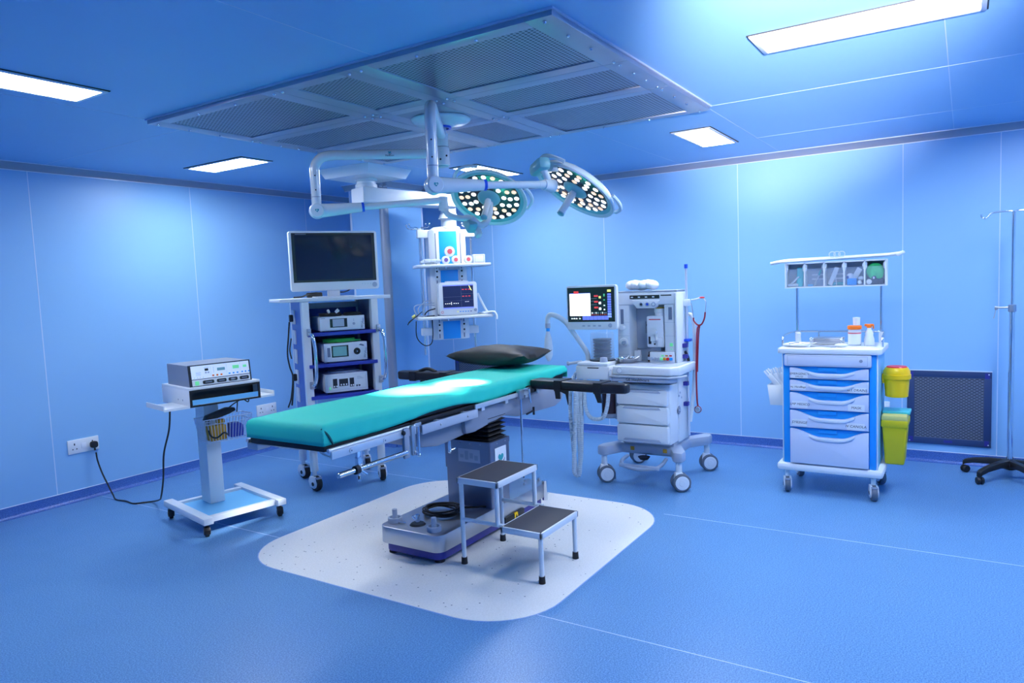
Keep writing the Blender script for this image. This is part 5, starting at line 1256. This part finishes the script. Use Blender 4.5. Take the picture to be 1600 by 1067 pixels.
drawer(.208, .452, .050, [])
# top rail and posts
b = MB().tube([(-.33, -.10, .99), (-.33, -.10, 1.045), (-.33, .0, 1.062), (-.31, .20, 1.065), (-.24, .225, 1.065), (.20, .225, 1.065), (.27, .20, 1.065), (.285, .0, 1.062), (.285, -.10, 1.045), (.285, -.10, .99)], .0075, 0, 10)
b.cyl((-.15, .225, .985), (-.15, .225, 1.065), .006, seg=10).cyl((.10, .225, .985), (.10, .225, 1.065), .006, seg=10)
b.build('top_rail', ['chrome'], t)
for x in (-.285, .255):
    MB().cyl((x, .175, .985), (x, .175, 1.40), .0095, seg=14).cyl((x, .175, .985), (x, .175, 1.065), .016, m=1, seg=14).build('post', ['chrome', 'paper'], t)
# bin unit
BX = (-.345, .288); z0, z1 = 1.382, 1.560; yb, yf = .20, .075
bn = MB().bb(BX[0], BX[1], yf, yb, z0, z0 + .008).bb(BX[0], BX[1], yf, yb, z1 - .010, z1)
cw = (BX[1] - BX[0]) / 5
for k in range(6): x = BX[0] + cw * k; bn.bb(x - .004, x + .004, yf, yb, z0, z1)
for k in range(5):
    x = BX[0] + cw * k
    bn.prism([(x + .004, z1 - .01), (x + .018, z1 - .022), (x + .012, z1 - .055), (x + .004, z1 - .075)], .003, 0, T(0, yf + .02, 0) @ R('X', 90))
    bn.prism([(x + cw - .004, z1 - .01), (x + cw - .016, z1 - .03), (x + cw - .012, z1 - .06), (x + cw - .004, z1 - .065)], .003, 0, T(0, yf + .02, 0) @ R('X', 90))
bn.build('bin_frame', ['paper'], t, 25)
MB().bb(BX[0], BX[1], yb - .006, yb, z0, z1).build('bin_back', ['cool'], t)
for k in range(5):
    x = BX[0] + cw * k
    MB().bb(x + .006, x + cw - .006, yf - .002, yf, z0 + .01, z1 - .045).build('bin_window', ['clear'], t)
b = MB()
for k in (1, 2):
    for z in (1.435, 1.465): b.bb(BX[0] + cw * k + .03, BX[0] + cw * (k + 1) - .012, yb - .0075, yb - .006, z, z + .010)
b.build('bin_slot', ['paper'], t)
b = MB().tube([(-.45, .10, 1.562), (-.33, .10, 1.578), (-.1, .10, 1.580), (.15, .10, 1.583), (.30, .10, 1.586), (.375, .10, 1.593), (.39, .10, 1.600)], .012, 0, 10)
b.box((0, 0, 0), (.70, .11, .010), 0, .004, T(-.04, .125, 1.576) @ R('Y', -1.2)).box((0, 0, 0), (.05, .05, .02), 0, .006, T(.375, .10, 1.590) @ R('Y', -25))
o = b.build('rolled_sheet', ['paper'], None); put(o, KO, KR); tag(o, 'long white plastic roll lying across the top of the five-bin rack', 'roll')
b = MB()
for k in range(3): b.tube([(.02 * math.cos(2 * PI * q / 12) - .035 + .03 * k, .09, .018 * math.sin(2 * PI * q / 12) + .0205) for q in range(12)], .0028, 0, 6, 3, True)
o = b.build('clear_tubing', ['clearbag'], None); put(o, on_k((-.005, .0, 1.585)), KR); tag(o, 'little coil of clear tubing on the middle of the bin rack', 'tubing')
# contents of the bins
def cell(k): return BX[0] + cw * (k + .5)
def inbin(name, b, mats, k, label, cat): 
    o = b.build(name, mats, None); put(o, on_k((cell(k), .135, z0 + .009)), KR); return tag(o, label, cat)
inbin('catheter_pack', MB().box((.02, 0, .07), (.045, .012, .13), 1, .003, R('Y', 4)).box((0, -.02, 0), (.012, .01, .09), 0, .003, T(-.012, 0, .04) @ R('Y', 48)).box((-.018, -.01, .012), (.07, .04, .018), 0, .004).box((.025, -.02, .03), (.03, .012, .06), 1, .003), ['clearbag', 'turq'], 0, 'teal-topped packets standing in the first bin of the rack', 'packet')
inbin('slim_tube', MB().cyl((-.01, 0, .004), (.038, 0, .11), .004, m=0, seg=8).cyl((.022, 0, .075), (.036, 0, .115), .007, m=1, seg=10).bb(-.05, -.015, -.02, .01, 0, .014, 2, .003), ['clearbag', 'logo_teal', 'cyanl'], 1, 'slim tube with a dark green grip leaning in the second bin', 'tube')
inbin('syringe_pack', MB().box((0, 0, 0), (.032, .014, .13), 0, .006, T(-.008, -.01, .066) @ R('Y', 22)).cyl((.012, -.02, .004), (.0, -.01, .11), .003, m=0, seg=8).box((0, .02, .012), (.10, .02, .022), 1, .004), ['paper', 'logo_teal'], 2, 'white syringe pack leaning over green packets in the middle bin', 'packet')
inbin('small_carton', MB().bb(-.048, .012, -.02, .03, 0, .046, 0, .003).box((0, 0, 0), (.035, .012, .085), 1, .004, T(.01, 0, .075) @ R('Y', 28)).sph((-.03, 0, .06), .024, 1, (1, .7, .9), 12).sph((.035, 0, .045), .02, 1, (1, .8, .8), 12).sph((-.045, -.02, .055), .009, 2, seg=10).sph((.03, -.02, .018), .014, 1, seg=10), ['cyan', 'paper', 'navy'], 3, 'bright blue carton and white packets in the fourth bin', 'carton')
inbin('green_cuff', MB().sph((-.004, 0, .092), .055, 0, (1.0, .75, .98), 18).sph((-.016, -.02, .08), .036, 0, (.8, .7, 1.25), 14).sph((.022, -.02, .08), .036, 0, (.8, .7, 1.25), 14).bb(-.05, .05, -.03, .03, .0, .042, 1, .012).cyl((-.008, -.031, .045), (-.008, -.040, .045), .014, m=1, seg=16).bb(-.014, -.003, -.043, -.039, .038, .052, 2).sph((-.038, -.03, .02), .018, 2, (1, .6, 1), 10), ['brightgreen', 'ink', 'paper'], 4, 'bulging bright green bag with a black valve in the last bin', 'bag')
# on the cart top
t = thing('steriliser_box', 'low steel instrument box with clasps on the emergency cart top', 'instrument box', on_k((-.055, .07, .9885)), KR)
MB().bb(-.105, .085, -.05, .07, 0, .035, 0, .004).build('box_body', ['steel'], t)
MB().bb(-.108, .088, -.053, .073, .034, .046, 0, .004).build('box_lid', ['steel'], t)
for x in (-.108, .088): MB().tube([(x, -.055, .012), (x + .012, -.06, .03), (x, -.057, .048), (x - .012, -.06, .03)], .003, 0, 6, 4, True).sph((x, -.058, .03), .010, 0, (1, .6, 1), 10).build('clasp', ['chrome'], t)
t = thing('specimen_jar', 'clear jar with an orange lid and white printed label on the emergency cart', 'jar', on_k((.110, -.0, .9885)), KR)
MB().lathe([(0, 0), (.036, 0), (.040, .006), (.040, .098), (.036, .108), (0, .108)], 0, 32).build('jar', ['clearbag'], t)
MB().lathe([(0, .134), (.040, .134), (.044, .130), (.044, .110), (.036, .108), (0, .108)], 0, 32).build('lid', ['orange'], t)
MB().lathe([(.0406, .010), (.0406, .088)], 0, 32).lathe([(.0409, .080), (.0409, .088)], 1, 32).build('jar_label', ['paper', 'pinkred'], t)
o = MB().lathe([(0, .0), (.021, .0), (.023, .052), (0, .054)], 0, 24).build('pill_cup', ['paper'], None); put(o, on_k((.122, .0, 1.124)), KR); tag(o, 'white cup standing upside down on the orange jar lid', 'cup')
t = thing('spray_bottle', 'white bottle with an orange-red trigger top beside the orange-lidded jar', 'bottle', on_k((.198, -.0, .9885)), KR)
MB().lathe([(0, 0), (.030, 0), (.033, .006), (.031, .045), (.024, .068), (.026, .082), (.018, .098), (.012, .112), (.012, .122), (0, .122)], 0, 28).build('bottle', ['paper'], t)
MB().cyl((0, 0, .118), (0, 0, .140), .016, m=0, seg=18, bev=.003).box((.0, 0, .136), (.055, .018, .016), 0, .004).box((.026, 0, .126), (.008, .014, .028), 0, .002).build('trigger_top', ['orange'], t)
o = MB().lathe([(0, 0), (.020, 0), (.014, .05), (.017, .072), (.012, .078), (0, .078)], 0, 20).build('small_bottle', ['paper'], None); put(o, on_k((-.262, .09, .9885)), KR); tag(o, 'slim white bottle by the corner post of the emergency cart', 'bottle')
b = MB()
for q in ((-.03, 0, .012, .045), (.02, -.015, .012, .05), (.06, -.02, .010, .035), (.0, .03, .014, .04)): b.sph((q[0], q[1], q[2]), q[3], 0, (1.1, .7, .28), 12)
o = b.build('cotton_swab', ['cotton'], None, 80); put(o, on_k((-.245, -.14, .990)), KR); tag(o, 'flat white cotton pads on the front corner of the cart top', 'cotton')
t = thing('forceps', 'dark steel forceps lying on the white cotton at the cart front', 'forceps', on_k((-.20, -.16, 1.011)), KR)
MB().tube([(-.08, .01, .003), (-.02, .004, .006), (.06, -.02, .003)], .004, 0, 6).tube([(-.08, -.01, .003), (-.02, .0, .008), (.06, .02, .003)], .004, 0, 6).build('blade', ['steel'], t)
b = MB()
for y in (-.026, .026): b.tube([(.075 + .016 * math.cos(2 * PI * q / 10), y + .011 * math.sin(2 * PI * q / 10), .004) for q in range(10)], .003, 0, 6, 3, True)
b.build('finger_ring', ['steel'], t)
t = thing('scissors', 'dark steel scissors lying in front of the steel instrument box', 'scissors', on_k((-.075, -.14, .989)), KR)
MB().tube([(-.07, .012, .004), (0, .0, .006), (.06, -.018, .004)], .0042, 0, 6).tube([(-.07, -.012, .004), (0, 0, .008), (.06, .018, .004)], .0042, 0, 6).build('blade', ['grey'], t)
b = MB()
for y in (-.026, .026): b.tube([(.075 + .017 * math.cos(2 * PI * q / 10), y + .012 * math.sin(2 * PI * q / 10), .004) for q in range(10)], .003, 0, 6, 3, True)
b.build('finger_ring', ['grey'], t)
o = MB().sph((0, 0, .012), .035, 0, (1.2, .8, .35), 12).build('cotton_ball', ['cotton'], None, 80); put(o, on_k((.045, -.13, .9885)), KR); tag(o, 'single white cotton ball on the cart top in front of the jar', 'cotton')
# hung on the cart's sides
t = thing('sharps_container', 'round yellow sharps container with a red lid on the cart side', 'sharps container', on_k((.357, .05, .645)), KR)
MB().lathe([(0, 0), (.062, 0), (.068, .004), (.076, .118), (.084, .122), (.085, .150), (.080, .153), (.080, .172), (.066, .196), (0, .198)], 0, 40).build('tub', ['yellow'], t)
MB().lathe([(0, .203), (.058, .203), (.062, .198), (.062, .194), (0, .194)], 0, 36).build('lid', ['red'], t)
MB().bb(-.084, -.066, -.03, .03, .09, .155, 0, .004).build('bracket', ['yellow'], t)
t = thing('waste_bin', 'lime yellow lidded waste bin hung low on the cart side', 'waste bin', on_k((.352, .05, .204)), KR)
bm_ = bmesh.new(); lo = [bm_.verts.new((x * .056, y * .095, 0)) for x, y in ((-1, -1), (1, -1), (1, 1), (-1, 1))]; hi = [bm_.verts.new((x * .072, y * .115, .26)) for x, y in ((-1, -1), (1, -1), (1, 1), (-1, 1))]
bm_.faces.new(lo[::-1]); bm_.faces.new(hi)
for k in range(4): bm_.faces.new((lo[k], lo[(k + 1) % 4], hi[(k + 1) % 4], hi[k]))
bmesh.ops.recalc_face_normals(bm_, faces=bm_.faces); bmesh.ops.bevel(bm_, geom=bm_.edges[:], offset=.012, segments=3, affect='EDGES', profile=.5)
MB().add(bm_).build('bin', ['lime'], t)
MB().bb(-.078, .078, -.121, .121, .250, .300, 0, .010).build('bin_rim', ['lime'], t)
MB().prism([(-.076, .297), (.076, .297), (.072, .330), (-.074, .330)], .236, 0, T(0, .118, 0) @ R('X', 90), .006).build('bin_lid', ['limel'], t)
MB().bb(-.078, .086, -.03, .125, .325, .345, 0, .005).build('lid_flap', ['turq'], t)
t = thing('side_basket', 'small pale plastic basket hung on the cart side', 'basket', on_k((-.385, .05, .555)), KR)
bm_ = bmesh.new(); lo = [bm_.verts.new((x * .052, y * .07, 0)) for x, y in ((-1, -1), (1, -1), (1, 1), (-1, 1))]; hi = [bm_.verts.new((x * .068, y * .085, .145)) for x, y in ((-1, -1), (1, -1), (1, 1), (-1, 1))]
bm_.faces.new(lo[::-1])
for k in range(4): bm_.faces.new((lo[k], lo[(k + 1) % 4], hi[(k + 1) % 4], hi[k]))
bmesh.ops.recalc_face_normals(bm_, faces=bm_.faces)
o = MB().add(bm_).build('basket', ['clearbag'], t); md = o.modifiers.new('s', 'SOLIDIFY'); md.thickness = .004
b = MB()
for k, (dx, an) in enumerate(((-.02, -38), (.005, -22), (.025, -8))):
    b.box((0, 0, 0), (.035, .05, .12), 0, .008, T(dx - .012, -.01 + .01 * k, .16) @ R('Y', an))
    for q in range(3): b.box((0, 0, 0), (.012, .014, .05), 0, .005, T(dx - .012, -.025 + .018 * q, .16) @ R('Y', an) @ T(-.012 + .012 * q, 0, .075))
o = b.build('rubber_gloves', ['paper'], None); put(o, on_k((-.385, .05, .560)), KR); tag(o, 'crumpled white gloves stuffed in the small cart basket', 'gloves')
MB().bb(-.316, -.309, -.18, -.15, .86, .93, 0, .002).build('side_hook', ['grey'], CART)

# ------------------------------------------------------------------ return air grilles
def grille(y0, y1, z0, z1, label):
    w, h = y1 - y0, z1 - z0
    t = thing('air_grille', label, 'air grille', (XR, (y0 + y1) / 2, (z0 + z1) / 2), -90, 'return air grilles')
    f = .048
    b = MB()
    for q in ((-w/2, w/2, -h/2, -h/2 + f), (-w/2, w/2, h/2 - f, h/2), (-w/2, -w/2 + f, -h/2 + f, h/2 - f), (w/2 - f, w/2, -h/2 + f, h/2 - f)): b.bb(q[0], q[1], -.012, 0, q[2], q[3], 0, .001)
    b.bb(-w/2 - .003, w/2 + .003, -.013, 0, h/2, h/2 + .006, 1)
    for x in (-1, 1):
        for z in (-1, 1): b.bb(x * (w/2 - .028) - .014, x * (w/2 - .028) + .014, -.0125, -.0115, z * (h/2 - .03) - .02, z * (h/2 - .03) + .02, 2); b.sph((x * (w/2 - .018), -.0125, z * (h/2 - .018)), .005, 1, seg=8)
    b.bb(-.028, .028, -.0128, -.0115, -h/2 + .016, -h/2 + .034, 2)
    b.build('frame', ['grilleframe', 'alul', 'navy'], t)
    o = MB().bb(-w/2 + f, w/2 - f, -h/2 + f, h/2 - f, -.004, .004).build('perforated_sheet', ['grille'], t); o.rotation_euler = (PI / 2, 0, 0); o.location = (0, -.005, 0)
    return t
grille(-.172, .372, .142, .705, 'dark blue framed return air grille low on the wall by the drip stand')
grille(4.18, 4.735, .142, .70, 'dark return air grille mostly hidden behind the black pillow')
t = thing('wall_switch', 'small white switch plate low on the wall beside the yellow bins', 'switch', (XR, .517, .405), -90)
MB().bb(-.026, .026, -.010, 0, -.046, .046, 0, .003).build('plate', ['whitep'], t)
MB().bb(-.016, .016, -.013, -.009, -.03, .03, 0, .002).build('rocker', ['paper'], t)

# ------------------------------------------------------------------ drip stand
t = thing('drip_stand', 'tall chrome drip stand on a black five-legged wheeled base', 'drip stand', (5.925, -.272, 0), 0)
MB().lathe([(0, .135), (.03, .135), (.045, .12), (.05, .085), (.04, .075), (0, .075)], 0, 28).build('hub', ['black'], t)
for k in range(5):
    a = math.radians(140 + 72 * k + 1)
    c, s = math.cos(a), math.sin(a)
    bm_ = bmesh.new(); rings = []
    for u, zz, w, h in ((0, .115, .030, .032), (.12, .112, .026, .026), (.22, .098, .022, .022), (.275, .082, .020, .022), (.292, .068, .018, .022)):
        rings.append([bm_.verts.new((u, sx * w, zz + sz * h * .8 - .0)) for sx, sz in ((-1, -1), (1, -1), (.8, 1), (-.8, 1))])
    for A_, B_ in zip(rings, rings[1:]):
        for q in range(4): bm_.faces.new((A_[q], A_[(q + 1) % 4], B_[(q + 1) % 4], B_[q]))
    bm_.faces.new(rings[0][::-1]); bm_.faces.new(rings[-1])
    bmesh.ops.recalc_face_normals(bm_, faces=bm_.faces)
    bmesh.ops.bevel(bm_, geom=bm_.edges[:], offset=.006, segments=2, affect='EDGES', profile=.5)
    lg = MB().add(bm_).build('leg', ['black'], t, X=R('Z', math.degrees(a)))
    Xw = R('Z', math.degrees(a)) @ T(.278, 0, .026) @ R('Z', 60) @ R('X', 90)
    MB().lathe([(0, -.022), (.022, -.022), (.026, -.016), (.026, -.006), (.020, -.003), (.020, .003), (.026, .006), (.026, .016), (.022, .022), (0, .022)], 0, 24, Xw).build('wheel', ['black'], lg)
MB().cyl((0, 0, .13), (0, 0, 1.20), .0165, seg=20).build('lower_pole', ['chrome'], t)
MB().cyl((0, 0, 1.15), (0, 0, 1.845), .0095, seg=16).build('upper_pole', ['chrome'], t)
MB().cyl((0, 0, 1.165), (0, 0, 1.215), .024, m=0, seg=22, bev=.003).cyl((0, .02, 1.195), (0, .085, 1.195), .006, m=0, seg=12).bb(-.008, .008, .08, .10, 1.18, 1.205, 0, .003).tube([(0, .092, 1.18), (.0, .10, 1.14), (0, .105, 1.12)], .003, 0, 6).build('height_clamp', ['steel'], t)
MB().tube([(0, 0, 1.835), (0, .02, 1.848), (0, .11, 1.845), (0, .135, 1.835), (0, .15, 1.815), (0, .168, 1.81), (0, .182, 1.822), (0, .184, 1.838)], .006, 0, 10).tube([(0, 0, 1.835), (0, -.02, 1.848), (0, -.11, 1.845), (0, -.135, 1.835), (0, -.15, 1.815), (0, -.168, 1.81), (0, -.182, 1.822), (0, -.184, 1.838)], .006, 0, 10).build('hook', ['chrome'], t)
# ------------------------------------------------------------------ light and camera
def spot(name, loc, tgt, power, size, blend, col, rad=.12):
    d = bpy.data.lights.new(name, 'SPOT'); d.energy = power; d.spot_size = math.radians(size); d.spot_blend = blend; d.color = col; d.shadow_soft_size = rad
    o = bpy.data.objects.new(name, d); COL.objects.link(o); o.location = loc
    o.rotation_euler = (V(tgt) - V(loc)).to_track_quat('-Z', 'Y').to_euler(); return o
for H, N, tg, P in ((H1, N1, (3.40, 2.55, .91), SPOT1), (H2, N2, (3.10, 2.61, .91), SPOT2)):
    n = N.normalized(); xd = V((0, 1, 0)); xd = (xd - n * xd.dot(n)).normalized()
    for sg in (-1, 1):
        spot('lamp_beam', H + n * .04 + xd * (.13 * sg), tg, P, 18, 1.0, (.95, .98, 1.0), .03)
spot('added_fill_spot', (.1, -.35, 1.8), (3.95, .70, 2.90), 4300, 30, 1.0, (1.0, .93, 1.0), .1)  # added fill spot near the camera, brightens the right-hand ceiling and wall
w = bpy.data.worlds.new('world'); S.world = w; w.use_nodes = True
w.node_tree.nodes['Background'].inputs[0].default_value = (.3, .5, 1, 1); w.node_tree.nodes['Background'].inputs[1].default_value = .0
cam = bpy.data.cameras.new('camera'); co = bpy.data.objects.new('camera', cam); COL.objects.link(co)
cam.sensor_fit = 'HORIZONTAL'; cam.sensor_width = 36.0; cam.lens = 1112.2 / 1600 * 36.0; cam.clip_start = .02
CC = ((0.53507275, 0.8438212, 0.04077902), (-0.09089171, 0.00951067, 0.99581537), (0.83990229, -0.53654014, 0.08178525))
# rows: image x, image y (down), depth; columns: world X, -Y, -Z
wx = V((CC[0][0], -CC[0][1], -CC[0][2])); wy = V((CC[1][0], -CC[1][1], -CC[1][2])); wz = V((CC[2][0], -CC[2][1], -CC[2][2]))
m4 = Matrix(((wx.x, -wy.x, -wz.x, 0), (wx.y, -wy.y, -wz.y, 0), (wx.z, -wy.z, -wz.z, 1.5), (0, 0, 0, 1)))
co.matrix_world = m4
S.camera = co
vs = S.view_settings; vs.view_transform = 'Standard'; vs.look = 'None'; vs.gamma = 1.0; vs.use_curve_mapping = False; vs.exposure = EXPO
S.display_settings.display_device = 'sRGB'
cy = S.cycles; cy.max_bounces = 9; cy.diffuse_bounces = 5; cy.glossy_bounces = 4; cy.transmission_bounces = 6; cy.transparent_max_bounces = 12
cy.sample_clamp_indirect = 6.0; cy.caustics_reflective = False; cy.caustics_refractive = False
try: cy.use_denoising = True; cy.denoiser = 'OPENIMAGEDENOISE'
except Exception: pass
